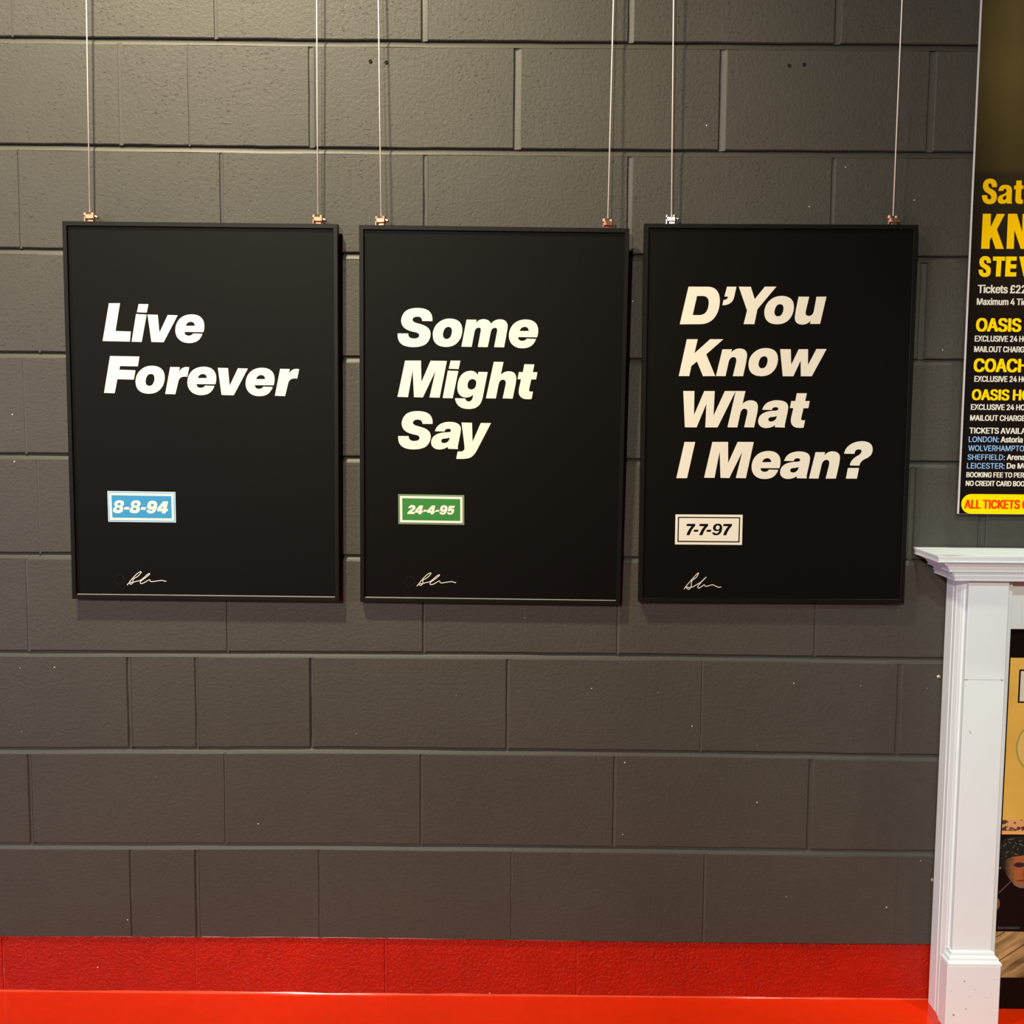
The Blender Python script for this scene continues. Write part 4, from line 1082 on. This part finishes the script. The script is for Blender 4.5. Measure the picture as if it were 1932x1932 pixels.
por = flatpart('portrait_print', [R(2.2380, 2.4900, .1883, .4139)], -.0002, plain('print_portrait_dark', (.0085, .0035, .0025), .6, spec=.12))
flatpart('hair', [[Q(0, 20), Q(4, 8), Q(14, 2), Q(34, 0), (2.3500, .4139), Q(100, 6), Q(108, 30), Q(104, 50), Q(80, 40), Q(45, 36), Q(26, 42), Q(20, 60), Q(10, 66), Q(2, 52)]], -.0004,
         plain('print_hair', (.018, .018, .014), .6, spec=.12, noise=.95, scale=190), por)
M_CURL = plain('print_hair_light', (.13, .15, .12), .6, spec=.12, noise=.6, scale=200)
for px_, pz_, rx_, rz_, an_ in ((20, 6, .009, .0013, .2), (8, 17, .007, .0010, .8), (31, 34, .004, .0016, -.3), (14, 30, .005, .0012, .5), (40, 16, .006, .0014, -.4), (2, 60, .0025, .0035, 0),
                                (26, 20, .005, .0010, 1.0), (34, 24, .004, .0009, 1.3), (18, 13, .004, .0009, -.5), (24, 31, .0035, .0009, .9), (38, 9, .005, .0009, .3), (12, 38, .003, .0010, .4), (30, 14, .004, .0008, -.7)):
    cx_, cz_ = Q(px_, pz_)
    flatpart('hair_highlight', [[(cx_ + rx_ * math.cos(t) * math.cos(an_) - rz_ * math.sin(t) * math.sin(an_), cz_ + rx_ * math.cos(t) * math.sin(an_) + rz_ * math.sin(t) * math.cos(an_)) for t in [2 * math.pi * k / 8 for k in range(8)]]], -.0006, M_CURL, pn)
skin, N, L, P = new_mat('print_skin')
P.inputs['Roughness'].default_value = .5
g = N.new('ShaderNodeNewGeometry')
sx = N.new('ShaderNodeSeparateXYZ')
L.new(g.outputs['Position'], sx.inputs[0])
mr = N.new('ShaderNodeMapRange')                 # the printed cheek fades into the printed dark side
mr.inputs['From Min'].default_value = Q(10, 0)[0]
mr.inputs['From Max'].default_value = Q(32, 0)[0]
nz = N.new('ShaderNodeTexNoise')
nz.inputs['Scale'].default_value = 70
L.new(g.outputs['Position'], nz.inputs['Vector'])
ma = N.new('ShaderNodeMath')
ma.operation = 'MULTIPLY_ADD'
ma.inputs[1].default_value = .016
L.new(nz.outputs['Fac'], ma.inputs[0])
L.new(sx.outputs[0], ma.inputs[2])
sb = N.new('ShaderNodeMath')
sb.operation = 'SUBTRACT'
sb.inputs[1].default_value = .008
L.new(ma.outputs[0], sb.inputs[0])
L.new(sb.outputs[0], mr.inputs['Value'])
cr = N.new('ShaderNodeValToRGB')
cr.color_ramp.elements[0].color = (.020, .012, .006, 1)
cr.color_ramp.elements[1].color = (.40, .125, .038, 1)
e = cr.color_ramp.elements.new(.45)
e.color = (.14, .085, .035, 1)
L.new(mr.outputs[0], cr.inputs[0])
L.new(cr.outputs[0], P.inputs['Base Color'])
flatpart('face', [[Q(12, 44), Q(24, 39), Q(46, 36), Q(80, 38), Q(88, 60), Q(82, 82), Q(66, 94), Q(50, 97), Q(40, 96), Q(30, 90), Q(22, 82), Q(14, 72), Q(10, 58)]], -.0006, skin, por)
flatpart('jaw', [[Q(24, 82), Q(31, 88), Q(38, 91), Q(48, 91), Q(62, 90), Q(66, 94), Q(50, 98), Q(40, 97), Q(30, 92)]], -.0008, plain('print_beard', (.20, .145, .08), .6, noise=.4, scale=100), por)
flatpart('eye', [[Q(27, 54), Q(32, 50), Q(40, 49), Q(48, 51), Q(47, 57), Q(40, 59), Q(32, 58)]], -.0008, plain('print_eye', (.030, .012, .025), .5), por)
flatpart('nose', [[Q(48, 60), Q(44, 76), Q(52, 79), Q(60, 76), Q(56, 60)]], -.0008, plain('print_nose', (.30, .075, .03), .5), por)
flatpart('mouth', [[Q(33, 84), Q(40, 82), Q(47, 81.5), Q(56, 83), Q(62, 85), Q(50, 85), Q(40, 85.5)]], -.0010, plain('print_mouth', (.20, .045, .025), .6), por)
flatpart('straw', [[Q(27, 80), Q(28.5, 81.5), Q(2, 108), Q(1, 106)]], -.0010, plain('print_straw_stalk', (.11, .07, .045), .6), por)
flatpart('hand', [circ(*Q(0.5, 128), .0050, .013, 12)], -.0004, plain('print_hand', (.17, .115, .05), .6, noise=.5, scale=120), por)
typeset('BACHARACH', 2.2475 - PX, .1925, .0510, .0060, -.0004, INK['grey'], por, bold=.03)
wood, N, L, P = new_mat('print_boards')
P.inputs['Roughness'].default_value = .6
P.inputs['Specular IOR Level'].default_value = .15
g = N.new('ShaderNodeNewGeometry')
mp = N.new('ShaderNodeMapping')
mp.vector_type = 'TEXTURE'
mp.inputs['Rotation'].default_value = (0, math.radians(-34), 0)
mp.inputs['Scale'].default_value = (7, 1, 1)
L.new(g.outputs['Position'], mp.inputs['Vector'])
nz = N.new('ShaderNodeTexNoise')
nz.inputs['Scale'].default_value = 85
nz.inputs['Detail'].default_value = 5
L.new(mp.outputs[0], nz.inputs['Vector'])
cr = N.new('ShaderNodeValToRGB')
cr.color_ramp.elements[0].position, cr.color_ramp.elements[0].color = .32, (.13, .085, .035, 1)
cr.color_ramp.elements[1].position, cr.color_ramp.elements[1].color = .68, (.60, .40, .17, 1)
e = cr.color_ramp.elements.new(.5)
e.color = (.36, .245, .10, 1)
L.new(nz.outputs['Fac'], cr.inputs[0])
L.new(cr.outputs[0], P.inputs['Base Color'])
wd = flatpart('floorboard_print', [R(2.2380, 3.354, .0760, .1866)], -.0002, wood)
lines = []
for k in range(-1, 13):
    xa, za = 2.2480 + k * .088, .0760
    lines.append([(xa - .030, za), (xa - .026, za), (xa + .135, .1866), (xa + .131, .1866)])
wl = flatpart('board_joint', [[(max(2.2380, x), z) for x, z in p] for p in lines[2:]] + [[(2.2380, .1060), (2.2380, .1035), (2.3540, .1850), (2.3515, .1866)][::-1], [(2.2380, .1700), (2.2380, .1680), (2.2650, .1850), (2.2625, .1866)][::-1]],
              -.0004, plain('print_board_joint', (.07, .045, .02), .5), wd)

# ---------------------------------------------------------------- two screws in the wall by the surround
for i, (x, z) in enumerate(SCREWS):
    lab = ('upper small brass screw in the grey wall beside the white surround', 'lower small brass screw in the grey wall beside the white surround')[i]
    s = MB()
    s.tube([(0, .006, 0), (0, .0005, 0), (0, -.0012, 0), (0, -.0024, 0)], [.0018, .0022, .0044, .0030], 14)
    s.box(-.0026, .0026, -.0027, -.0022, -.0005, .0005)
    s.box(-.0005, .0005, -.0027, -.0022, -.0026, .0026)
    o = s.build('wall_screw', M_BRASS)
    o.location = (x, -.0002, z)
    tag(o, lab, 'screw', 'screws in the wall beside the surround')
